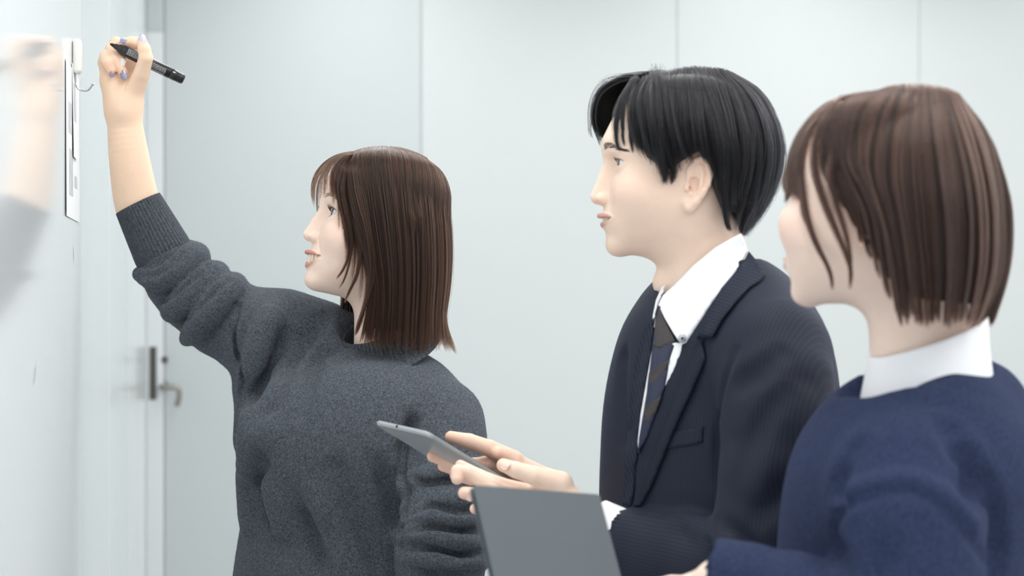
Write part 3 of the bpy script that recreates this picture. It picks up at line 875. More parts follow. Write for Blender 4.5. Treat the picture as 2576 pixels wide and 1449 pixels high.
def hair_woman1(H, body):
    g = H['g']; r = np.random.default_rng(11)
    n0 = guide(g, [(880, 384, .1), (862, 430, 4.0), (872, 500, 6.2), (897, 590, 7.6), (925, 690, 8.2), (922, 780, 8.0), (902, 872, 7.4)])
    n1 = guide(g, [(915, 371, .1), (902, 420, 5.0), (915, 500, 7.5), (932, 600, 8.5), (950, 700, 8.8), (950, 790, 8.5), (940, 884, 8.0)])
    n2 = guide(g, [(960, 366, .1), (962, 420, 5.8), (973, 500, 8.2), (985, 600, 9.0), (992, 700, 9.1), (990, 790, 8.8), (984, 892, 8.3)])
    n3 = guide(g, [(1005, 369, .1), (1025, 420, 5.6), (1035, 500, 8.0), (1042, 600, 8.8), (1044, 700, 8.9), (1040, 790, 8.6), (1036, 896, 8.0)])
    n4 = guide(g, [(1045, 381, .1), (1075, 425, 4.6), (1090, 500, 6.6), (1098, 600, 7.4), (1099, 700, 7.5), (1093, 790, 7.0), (1094, 890, 6.6)])
    n5 = guide(g, [(1070, 394, .05), (1110, 440, 2.2), (1128, 500, 2.6), (1136, 590, 2.6), (1136, 670, 2.6), (1128, 750, 2.6), (1121, 812, 2.6), (1150, 892, 2.6)])
    far = [flip(x) for x in (n5, n4, n3, n2, n1, n0)]
    G = np.stack([n0, n1, n2, n3, n4, n5] + far)
    b = [lguide(p) for p in ([(5.6, -2.4, 8.8), (7.4, -4.0, 7.6), (8.6, -5.4, 4.6), (8.0, -6.5, 1.0), (7.0, -7.1, -2.0)],
                             [(5.8, -1.2, 9.2), (7.7, -2.2, 8.2), (9.2, -3.1, 6.6), (9.9, -3.8, 4.4), (9.7, -4.3, 2.2), (9.2, -4.6, 0.4)],
                             [(5.8, 0, 9.3), (7.8, -0.2, 8.4), (9.4, -0.4, 6.9), (10.4, -0.5, 4.9), (10.5, -0.6, 2.8), (10.0, -0.6, 0.8)],
                             [(5.8, 1.0, 9.2), (7.7, 1.9, 8.2), (9.2, 2.7, 6.6), (9.8, 3.3, 4.6), (9.6, 3.8, 2.4), (9.3, 4.0, 0.8)],
                             [(5.6, 1.8, 8.8), (7.5, 3.4, 7.8), (8.9, 4.8, 5.0), (8.6, 5.7, 1.6), (7.9, 6.4, -2.0)])]
    B = np.stack(b); B2 = np.stack([b[3], b[4], n0])
    S, T = [], []
    def add(x): S.append(x[0]); T.append(x[1])
    add(fill(B2, 700, r, locks=18, clump=0.6, depth=0.5, jit=0.09, lenvar=0.18, u0=0.34))
    add(fill(G, 17000, r, locks=260, clump=0.55, depth=0.6, jit=0.085, lockvar=0.13, lenvar=0.06, sweep=0.003))
    add(fill(B, 400, r, locks=26, clump=0.75, depth=0.4, jit=0.07, lenvar=0.16, u1=0.8))
    # loose locks in front of the near cheek
    L = lambda pts: [loc(g, *q) for q in pts]
    for path, n, w in (([(862, 425, 4.6), (850, 470, 5.6), (862, 540, 6.4), (874, 600, 6.9), (876, 645, 6.9), (862, 680, 6.7), (845, 703, 6.4)], 170, .42),
                       ([(868, 425, 4.8), (862, 480, 6.2), (876, 540, 6.9), (884, 600, 7.2), (880, 655, 7.2), (865, 705, 7.0), (852, 725, 6.9)], 90, .34),
                       ([(880, 430, 5.2), (884, 500, 7.0), (903, 570, 7.8), (907, 630, 7.9), (898, 690, 7.8), (880, 730, 7.6), (866, 762, 7.4)], 170, .40),
                       ([(860, 425, 4.4), (846, 470, 5.4), (856, 520, 6.0), (864, 560, 6.3)], 90, .35),
                       ([(890, 430, 5.4), (900, 500, 7.4), (922, 580, 8.3), (930, 640, 8.5), (932, 700, 8.5), (912, 790, 8.2), (893, 845, 7.8)], 420, .7),
                       ([(900, 430, 5.4), (915, 500, 7.6), (935, 600, 8.6), (940, 700, 8.8), (905, 800, 8.4), (893, 840, 7.8)], 60, .5)):
        q = lockstrands(L(path), n, r, w); S.append(q[0]); T.append(q[1])
    st = fly(S[1], r, 110, 0.7); S.append(st); T.append(r.random(len(st)))
    sh = [shell(G, 220, 0.5, 0.35, lock=40), ]
    return dress_hair(H, body, sh, S, T, m_hs1, m_h1, 0.00015, 'straight dark brown shoulder-length bob with thin fringe', ends=0.28)

def hair_man(H, body):
    g = H['g']; r = np.random.default_rng(5)
    m = [guide(g, p) for p in ([(1592, 204, .3), (1566, 250, 2.8), (1560, 300, 4.0), (1566, 345, 4.8), (1576, 384, 5.2)],
                               [(1620, 190, .6), (1596, 240, 4.2), (1592, 300, 6.0), (1604, 360, 7.0), (1630, 418, 7.4)],
                               [(1660, 177, .8), (1646, 230, 5.2), (1650, 300, 7.6), (1662, 370, 8.3), (1684, 458, 7.7)],
                               [(1710, 168, .8), (1708, 230, 6.0), (1715, 300, 8.5), (1724, 360, 9.2), (1742, 416, 8.7)],
                               [(1738, 165, .8), (1746, 230, 6.0), (1754, 300, 8.7), (1764, 360, 9.3), (1782, 408, 8.9)],
                               [(1766, 165, .8), (1784, 230, 6.0), (1804, 310, 8.7), (1816, 390, 9.1), (1818, 470, 8.2), (1828, 570, 6.6)],
                               [(1800, 168, .5), (1840, 230, 5.2), (1866, 310, 8.0), (1874, 400, 8.5), (1862, 480, 7.5), (1846, 586, 5.8)],
                               [(1820, 173, .3), (1890, 230, 3.5), (1930, 310, 5.4), (1941, 400, 5.7), (1922, 490, 5.0), (1874, 596, 4.2)],
                               [(1835, 178, 0), (1915, 230, .7), (1957, 310, .8), (1970, 390, .8), (1950, 480, .7), (1905, 555, .6), (1876, 602, .5)])]
    far = [flip(x) for x in m[::-1][1:-1]]
    G = np.stack(m + far)
    f = [guide(g, p) for p in ([(1610, 188, .4), (1556, 194, -1.2), (1500, 232, -3.2), (1487, 300, -4.4), (1508, 366, -4.8)],
                               [(1620, 184, .2), (1566, 192, -2), (1520, 240, -4.6), (1506, 310, -5.8), (1522, 380, -6.2)],
                               [(1640, 178, 0), (1590, 192, -3), (1556, 250, -6), (1548, 330, -7.3), (1560, 400, -7.6)],
                               [(1670, 174, 0), (1640, 200, -4), (1610, 270, -7), (1600, 350, -8.2), (1610, 420, -8.2)])]
    B = np.stack(f)
    S, T = [], []
    q = fill(G, 11000, r, locks=130, clump=0.6, depth=0.8, jit=0.13, lockvar=0.30, lenvar=0.15, wave=0.22, sweep=0.012, u0=0.055); S.append(q[0]); T.append(q[1])
    q = fill(B, 1500, r, locks=26, clump=0.6, depth=0.5, jit=0.10, lockvar=0.2, lenvar=0.14); S.append(q[0]); T.append(q[1])
    L = lambda pts: [loc(g, *q) for q in pts]
    for path, n, w in (([(1600, 200, .8), (1562, 260, 3.2), (1550, 310, 4.2), (1552, 350, 4.6), (1560, 380, 4.8)], 150, .55),
                       ([(1600, 200, .8), (1572, 250, 3.4), (1566, 310, 4.8), (1574, 370, 5.4)], 110, .4),
                       ([(1600, 205, .8), (1590, 260, 4.2), (1586, 320, 5.7), (1592, 385, 6.2)], 200, .6),
                       ([(1650, 190, 2), (1655, 300, 7.6), (1664, 390, 8.1), (1672, 435, 7.6), (1672, 462, 7.3)], 240, 1.1),
                       ([(1650, 190, 2), (1665, 300, 7.8), (1686, 390, 8.2), (1694, 432, 7.7), (1688, 462, 7.3)], 240, 1.1),
                       ([(1760, 200, 4), (1806, 330, 9.0), (1816, 420, 8.9), (1818, 480, 8.1), (1828, 560, 6.6), (1840, 580, 5.8)], 240, .9),
                       ([(1900, 420, 5.5), (1890, 500, 5.4), (1868, 560, 4.4), (1866, 590, 3.9)], 260, 1.0),
                       ([(1940, 440, 2.5), (1915, 520, 2.6), (1880, 570, 2.4), (1868, 592, 2.2)], 260, 1.0),
                       ([(1600, 195, 0), (1530, 200, -1.6), (1490, 250, -3), (1483, 320, -3.8), (1490, 350, -4)], 20, .5)):
        q = lockstrands(L(path), n, r, w); S.append(q[0]); T.append(q[1])
    q = fill(G, 900, r, locks=420, clump=0.3, depth=0.2, jit=0.22, lockvar=0.3, lenvar=0.22, wave=0.4, sweep=0.02, u0=0.1, u1=0.62); S.append(q[0]); T.append(np.clip(q[1] + 0.25, 0, 1))
    st = fly(S[0], r, 260, 1.0); S.append(st); T.append(r.random(len(st)))
    sh = [shell(G[1:], 160, 0.7, 0.5, lock=30), shell(B, 40, 0.5, 0.3)]
    return dress_hair(H, body, sh, S, T, m_hs2, m_h2, 0.00017, 'short black layered hair parted over the forehead')

def hair_woman2(H, body):
    g = H['g']; r = np.random.default_rng(3)
    m = [guide(g, p) for p in ([(2215, 224, 1), (2110, 300, 5.2), (2062, 400, 7.2), (2082, 460, 7.9), (2118, 505, 8.1)],
                               [(2235, 216, 1.5), (2150, 310, 6.4), (2136, 410, 8.4), (2182, 490, 9.3), (2218, 565, 9.4), (2232, 650, 8.8), (2258, 800, 6.8)],
                               [(2260, 210, 1.5), (2205, 320, 7.2), (2192, 430, 9.2), (2220, 530, 9.8), (2246, 640, 9.2), (2272, 818, 7.0)],
                               [(2305, 208, 1.5), (2290, 330, 7.5), (2290, 450, 10), (2302, 560, 10.3), (2316, 680, 9.6), (2330, 826, 7.6)],
                               [(2350, 212, 1.2), (2370, 330, 6), (2390, 450, 7.8), (2402, 560, 8), (2402, 690, 7.4), (2390, 830, 5.8)],
                               [(2395, 224, .4), (2440, 330, 2.2), (2472, 450, 2.6), (2484, 570, 2.6), (2476, 700, 2.4), (2442, 830, 1.8)],
                               [(2412, 234, -1), (2478, 330, -4.2), (2507, 450, -5.2), (2517, 570, -5.2), (2509, 690, -5), (2462, 818, -4.2)])]
    far = [flip(m[4]), flip(m[3]), flip(m[2]), flip(m[1]), flip(m[0])]
    G = np.stack(m + far)
    b = [guide(g, p) for p in ([(2200, 226, .5), (2080, 280, .5), (2000, 380, 1.0), (1973, 450, 1.4), (1982, 490, 1.6)],
                               [(2200, 226, 1), (2085, 290, 2.6), (2012, 390, 3.6), (1992, 455, 4.0), (2000, 500, 4.2)],
                               [(2205, 226, 1.2), (2095, 295, 3.8), (2036, 390, 5.2), (2020, 460, 5.8), (2028, 515, 6.0)])]
    b0 = lguide([(6.0, -2.0, 10.2), (8.9, -4.4, 8.0), (9.4, -5.2, 4.5), (8.6, -6.2, 1.2)]); 
    B = np.stack([b0] + b)
    S, T = [], []
    q = fill(G, 10000, r, locks=80, clump=0.6, depth=0.6, jit=0.08, lockvar=0.2, lenvar=0.028, sweep=0.004); S.append(q[0]); T.append(q[1])
    q = fill(B, 900, r, locks=16, clump=0.7, depth=0.4, jit=0.08, lenvar=0.08); S.append(q[0]); T.append(q[1])
    L = lambda pts: [loc(g, *q) for q in pts]
    for path, n, w in (([(2110, 280, 3.6), (2040, 380, 5.6), (2022, 460, 6.2), (2030, 540, 6.8), (2052, 610, 7.2), (2078, 660, 7.3), (2092, 700, 7.2), (2094, 730, 7.0)], 200, .45),
                       ([(2120, 280, 4), (2060, 400, 6.6), (2064, 480, 7.2), (2094, 560, 7.9), (2124, 630, 8.0), (2140, 680, 7.9), (2138, 728, 7.6)], 160, .45),
                       ([(2150, 280, 5), (2090, 420, 7.8), (2100, 500, 8.2), (2122, 570, 8.3), (2138, 640, 8.2), (2138, 710, 7.8)], 150, .5),
                       ([(2085, 300, 3), (2015, 400, 4.2), (1990, 470, 4.6), (2005, 510, 5.0)], 220, .6)):
        q = lockstrands(L(path), n, r, w); S.append(q[0]); T.append(q[1])
    sh = [shell(G, 200, 0.5, 0.4, lock=30), shell(B[1:], 30, 0.5, 0.2)]
    return dress_hair(H, body, sh, S, T, m_hs3, m_h3, 0.00018, 'chestnut brown chin-length bob tucked behind the ear')
SK1 = srgb(248, 222, 206); SK2 = srgb(246, 219, 200); SK3 = srgb(248, 223, 208)
D1, D2, D3 = 2.90, 2.45, 1.97
RNG = np.random.default_rng(7)
H1 = dict(O=PX(957, 557, D1), yaw=18, pitch=10, roll=0, p=dict(vertex=0.86, skin=SK1, lipcol=srgb(202, 134, 124), neck_base=PX(972, 890, D1 + .01), neck_r=4.6, neck_bow=-0.2, flare=0.98, smile=0.7, open=1.1, mouth_w=2.9, cheek=0.5, nose_tip=(10.92, -3.85), nasion=(9.0, 0.2), nose_r=0.78, ala=1.08, jaw=0.96, chin=0.35, chin_z=-10.2, jawz=-11.6, jawplane=-0.05, eye=(6.95, 3.15, -0.35), eye_open=0.56, blush=0.5, lip=0.6, lip_back=0.3, mouth_z=-7.25, fold=0.5, zlo=-21))
H2 = dict(O=PX(1711, 416, D2), yaw=4, pitch=0, roll=0, p=dict(vertex=0.95, skin=SK2, lipcol=srgb(202, 152, 140), neck_base=PX(1790, 760, D2 + .01), neck_r=5.5, smile=0.25, open=0.34, mouth_w=3.0, nose_tip=(11.1, -3.95), nasion=(9.3, 0.35), nose_r=0.80, ala=1.02, brow=0.55, cheek=0.0, blush=0.4, eye_open=0.40, lip=0.6, lip_back=0.35, mouth_z=-6.75, jawz=-10.8, jawplane=-0.13, ear=(0.1, 7.0, -2.6), scalp=(.006, .006, .006), larynx=PX(1668, 712, D2), zlo=-22))
H3 = dict(O=PX(2219, 492, D3), yaw=-33, pitch=2, roll=0, p=dict(vertex=0.82, skin=SK3, lipcol=srgb(212, 135, 126), neck_base=PX(2330, 900, D3 + .02), neck_r=4.7, smile=0.8, open=0.0, mouth_w=2.5, nose_tip=(10.7, -3.6), nose_r=0.7, cheek=1.4, jaw=0.96, blush=0.8, lip=0.3, ear=(-1.1, 6.95, -1.9), zlo=-20))
for H in (H1, H2, H3):
    H['g'], H['L'] = build_head('head', H['O'], H['yaw'], H['pitch'], H['roll'], H['p'])
# ------------------------------------------------------------------ tools for clothes and hands
def ridge(g, pts, r, height, k, y0, y1, n=None):
    """raise a soft fold along photo pixels drawn on the visible surface"""
    C = catmull(np.array(pts, float), n or max(6, len(pts) * 4)); d = g.hit(C[:, 0], C[:, 1], y0, y1, 0.004)
    if np.isnan(d).all(): return
    idx = np.arange(len(d)); ok = ~np.isnan(d); d = np.interp(idx, idx[ok], d[ok])
    t = np.linspace(0, 1, len(d)); prof = np.clip(np.sin(math.pi * np.clip(t, 0.06, 0.94)) * 1.4, 0, 1)
    P = [PX(u, v, y + r - height * q) for (u, v), y, q in zip(C, d, prof)]
    g.chain(P, [r] * len(P), 'add', k, k)

def valley(g, pts, r, depth, k, y0, y1, n=None):
    C = catmull(np.array(pts, float), n or max(6, len(pts) * 4)); d = g.hit(C[:, 0], C[:, 1], y0, y1, 0.004)
    if np.isnan(d).all(): return
    idx = np.arange(len(d)); ok = ~np.isnan(d); d = np.interp(idx, idx[ok], d[ok])
    t = np.linspace(0, 1, len(d)); prof = np.clip(np.sin(math.pi * np.clip(t, 0.04, 0.96)) * 1.4, 0, 1)
    P = np.array([PX(u, v, y - r + depth * q) for (u, v), y, q in zip(C, d, prof)])
    m = r + k + 4 * g.h
    sl, x, y, z = g.sub(P.min(0) - m, P.max(0) + m); best = None
    for i in range(len(P) - 1):
        a, ba = P[i], P[i + 1] - P[i]; L = max((ba ** 2).sum(), 1e-12)
        px, py, pz = x - a[0], y - a[1], z - a[2]
        tt = np.clip((px * ba[0] + py * ba[1] + pz * ba[2]) / L, 0, 1)
        e = np.sqrt((px - tt * ba[0]) ** 2 + (py - tt * ba[1]) ** 2 + (pz - tt * ba[2]) ** 2) - r
        best = e if best is None else np.minimum(best, e)
    g.apply(best.astype(np.float32), sl, 'cut', k)

def patch(name, grids, poly, mat, parent, off=0.002, th=0.003, sp=7.0, y0=1.5, y1=3.4, blur=3, curve=True, smooth=True, bulge=0.0):
    """a piece of cloth cut to a photo outline and laid on a surface, with thickness"""
    from mathutils.geometry import delaunay_2d_cdt
    poly = np.array(poly, float)
    B = []
    for i in range(len(poly)):
        a, b = poly[i], poly[(i + 1) % len(poly)]; n = max(1, int(np.linalg.norm(b - a) / sp))
        for j in range(n): B.append(a + (b - a) * j / n)
    B = np.array(B); nB = len(B)
    x0, y0_, x1, y1_ = B[:, 0].min(), B[:, 1].min(), B[:, 0].max(), B[:, 1].max()
    gx, gy = np.meshgrid(np.arange(x0, x1, sp), np.arange(y0_, y1_, sp)); Q = np.stack([gx.ravel(), gy.ravel()], 1)
    ins = np.zeros(len(Q), bool); j = nB - 1
    for i in range(nB):
        c = ((B[i, 1] > Q[:, 1]) != (B[j, 1] > Q[:, 1])) & (Q[:, 0] < (B[j, 0] - B[i, 0]) * (Q[:, 1] - B[i, 1]) / (B[j, 1] - B[i, 1] + 1e-12) + B[i, 0])
        ins ^= c; j = i
    Q = Q[ins]
    dm = np.sqrt(((Q[:, None, :] - B[None]) ** 2).sum(-1)).min(1) if len(Q) else np.zeros(0)
    Q = Q[dm > sp * 0.55]
    A = np.concatenate([B, Q])
    vo, eo_, fo, *_ = delaunay_2d_cdt([Vector(p) for p in A], [(i, (i + 1) % nB) for i in range(nB)], [list(range(nB))], 1, 1e-4)
    U = np.array([v[:] for v in vo]); F = np.array([list(f) for f in fo])
    if not isinstance(grids, (list, tuple)): grids = [grids]
    D = np.full(len(U), np.nan)
    for gg in grids: D = np.fmin(D, gg.hit(U[:, 0], U[:, 1], y0, y1, 0.003))
    ok = ~np.isnan(D)
    if (~ok).any():
        for i in np.where(~ok)[0]:
            D[i] = D[ok][np.argmin(((U[ok] - U[i]) ** 2).sum(1))]
    nb = [set() for _ in U]
    for f in F:
        for a in range(3): nb[f[a]].add(f[(a + 1) % 3]); nb[f[(a + 1) % 3]].add(f[a])
    for _ in range(blur):
        D = np.array([0.5 * D[i] + 0.5 * np.mean([D[k] for k in nb[i]]) if nb[i] else D[i] for i in range(len(D))])
    bd = np.sqrt(((U[:, None, :] - B[None]) ** 2).sum(-1)).min(1)
    lift = off + bulge * np.clip(bd / 25.0, 0, 1)
    Fr = np.array([PX(u, v, d - l) for (u, v), d, l in zip(U, D, lift)]); Bk = np.array([PX(u, v, d - l + th) for (u, v), d, l in zip(U, D, lift)])
    bm = bmesh.new(); fv = [bm.verts.new(p) for p in Fr]; bv = [bm.verts.new(p) for p in Bk]
    cnt = {}
    for f in F:
        bm.faces.new([fv[i] for i in f]); bm.faces.new([bv[i] for i in f[::-1]])
        for a in range(3):
            e = (f[a], f[(a + 1) % 3]); cnt[e] = 1
    for (a, b) in list(cnt):
        if (b, a) not in cnt: bm.faces.new([fv[b], fv[a], bv[a], bv[b]])
    return put(name, bm_mesh(name, bm), mat, parent, smooth)

def ring_band(name, levels, th, mat, parent, nseg=120, nlev=14, ribs=0, arc=(0, 2 * math.pi)):
    """cloth band around levels of (centre, axis a, axis b); closed shell with thickness th"""
    L = np.array([np.concatenate([c, a, b]) for c, a, b in levels]); L = catmull(L, nlev)
    ang = np.linspace(arc[0], arc[1], nseg + 1); full = abs(arc[1] - arc[0] - 2 * math.pi) < 1e-6
    V = []; ph = []
    for sgn in (0, 1):
        for row in L:
            c, a, b = row[:3], row[3:6], row[6:9]
            ka = 1 - sgn * th / np.linalg.norm(a); kb = 1 - sgn * th / np.linalg.norm(b)
            for t in ang:
                V.append(c + a * ka * math.cos(t) + b * kb * math.sin(t)); ph.append(t * ribs)
    n1 = nseg + 1; off = nlev * n1; F = []
    for i in range(nlev - 1):
        for j in range(nseg):
            q = (i * n1 + j, i * n1 + j + 1, (i + 1) * n1 + j + 1, (i + 1) * n1 + j)
            F.append(q); F.append(tuple(k + off for k in q[::-1]))
    for j in range(nseg):
        for i in (0, nlev - 1):
            q = (i * n1 + j, i * n1 + j + 1, i * n1 + j + 1 + off, i * n1 + j + off); F.append(q if i else q[::-1])
    if not full:
        for j in (0, nseg):
            for i in range(nlev - 1):
                F.append((i * n1 + j, (i + 1) * n1 + j, (i + 1) * n1 + j + off, i * n1 + j + off))
    me = mesh_np(name, np.array(V), np.array(F))
    set_attr(me, 'rib', ph); set_attr(me, 'ribmask', np.full(len(V), 1.0 if ribs else 0.0))
    return put(name, me, mat, parent)

def hand_grid(fingers, palm, lo, hi, res=0.0013, k=0.006):
    """fingers: lists of (point, radius); palm: lists of (a, b, ra, rb)"""
    g = Grid(lo, hi, res)
    for a, b, ra, rb in palm: g.cap(a, b, ra, rb, 'add', 0.012)
    for f in fingers:
        P = [p for p, _ in f]; R = [r for _, r in f]
        g.chain(P, R, 'add', k, 0.004)
    return g

def nail(name, tip, direc, normal, w, l, mat, parent, th=0.0007, lift=0.0):
    """curved finger nail: centre of its root, direction to the tip and outward normal"""
    d = np.array(direc, float); d /= np.linalg.norm(d); n = np.array(normal, float); n -= d * n.dot(d); n /= np.linalg.norm(n); s = np.cross(d, n)
    V, F = [], []; nu, nv = 9, 9
    for layer in (0, 1):
        for i in range(nu):
            t = i / (nu - 1)
            ww = w * (math.sqrt(max(0.0, 1 - (2 * max(0, 0.35 - t) / 0.7) ** 2)) if t < 0.35 else math.sqrt(max(0.02, 1 - ((t - 0.35) / 0.66) ** 2.4)))
            for j in range(nv):
                q = 2 * j / (nv - 1) - 1
                V.append(np.array(tip) + d * l * t + s * ww * q + n * (lift - 0.45 * ww * q * q - 0.10 * l * (t - .4) ** 2 - layer * th))
    I = np.arange(nu)[:, None] * nv + np.arange(nv)[None, :]; off = nu * nv
    q = np.stack([I[:-1, :-1], I[1:, :-1], I[1:, 1:], I[:-1, 1:]], -1).reshape(-1, 4)
    F = [q, q[:, ::-1] + off]
    for e in (I[0], I[-1], I[:, 0], I[:, -1]): F.append(np.stack([e[:-1], e[1:], e[1:] + off, e[:-1] + off], -1))
    return put(name, mesh_np(name, np.array(V), np.concatenate(F)), mat, parent)

def cloth_obj(name, g, mat, parent, ribs=None, it=1):
    V, F = g.mesh(); V = relax(V, F, it); W = g.to_world(V)
    me = mesh_np(name, W, F)
    if ribs is not None:
        ph, mk = ribs(W); set_attr(me, 'rib', ph); set_attr(me, 'ribmask', mk)
    return put(name, me, mat, parent)

def axis_phase(W, a, b, N):
    """angle around the axis a-b times N"""
    a, b = np.array(a), np.array(b); d = (b - a) / np.linalg.norm(b - a)
    u = np.cross(d, (0, 1, 0)); u /= np.linalg.norm(u); w = np.cross(d, u); p = W - a
    return np.arctan2(p @ u, p @ w) * N, (p @ d) / np.linalg.norm(b - a)

def body_core(legs, spine, arms, res=0.012):
    """coarse torso, legs and arms that join the head and hands inside the clothes"""
    pts = np.array([p for ch in (spine + arms + legs) for p, _ in ch])
    g = Grid(pts.min(0) - 0.2, pts.max(0) + 0.2, res)
    for ch in spine + legs + arms: g.chain([p for p, _ in ch], [r for _, r in ch], 'add', 0.03, 0.03)
    return g
# ------------------------------------------------------------------ the woman writing on the board
m_grey = knit_mat('grey_wool', srgb(30, 34, 41), srgb(110, 117, 126), scale=1000, bump=0.8)
m_slack = plain('black_trousers', srgb(40, 42, 46), rough=0.9, noise=0.1, scale=200)
m_shoe = plain('shoe_leather', srgb(28, 27, 27), rough=0.35, noise=0.05)
def legs_and_shoes(person, hip, fwd, mat_leg, leg_gap=0.09, hip_z=0.95, r0=0.095):
    """trousers from the waist to the floor and a pair of shoes"""
    fwd = np.array(fwd, float); fwd[2] = 0; fwd /= np.linalg.norm(fwd); lf = np.cross((0, 0, 1), fwd)
    hip = np.array(hip, float)
    g = Grid(hip + np.array([-.3, -.3, -hip[2] - .01]), hip + np.array([.3, .3, .12]), 0.012)
    for s in (-1, 1):
        a = hip + lf * leg_gap * s; foot = a + lf * 0.01 * s
        P = [(a[0], a[1], hip[2]), (a[0], a[1], hip[2] * .52), (foot[0], foot[1], 0.05)]
        g.chain([np.array(p) for p in P], [r0, 0.068, 0.055], 'add', 0.04, 0.03)
    g.chain([hip + np.array([0, 0, .10]), hip], [0.125, 0.13], 'add', 0.05)
    cloth_obj('trousers', g, mat_leg, person)
    for s in (-1, 1):
        f0 = hip + lf * (leg_gap + 0.01) * s
        sg = Grid(np.array([f0[0], f0[1], 0]) - np.array([.22, .22, .02]), np.array([f0[0], f0[1], .13]) + np.array([.22, .22, .02]), 0.006)
        b = np.array([f0[0], f0[1], 0.0]) - fwd * 0.06; t = b + fwd * 0.22
        sg.chain([b + np.array([0, 0, .045]), b * .5 + t * .5 + np.array([0, 0, .042]), t + np.array([0, 0, .032])], [.04, .04, .034], 'add', .02)
        sg.chain([b + np.array([0, 0, .05]), b + fwd * .03 + np.array([0, 0, .10])], [.04, .045], 'add', .02)
        sg.fn(lambda x, y, z: -(z - 0.002) + 0 * x + 0 * y, sg.lo, sg.lo + sg.h * sg.n, 'and', 0.004)
        cloth_obj('shoe', sg, m_shoe, person)
    return

def skin_colors(W, base, tips=(), blush=None):
    C = np.tile(np.array(base), (len(W), 1)); red = np.array(base) * np.array([1.0, 0.74, 0.70])
    m = np.zeros(len(W))
    for p, r in tips: m = np.maximum(m, np.exp(-((W - np.array(p)) ** 2).sum(1) / r ** 2))
    return C * (1 - 0.5 * m[:, None]) + red * 0.5 * m[:, None]

SKH = srgb(247, 216, 190)

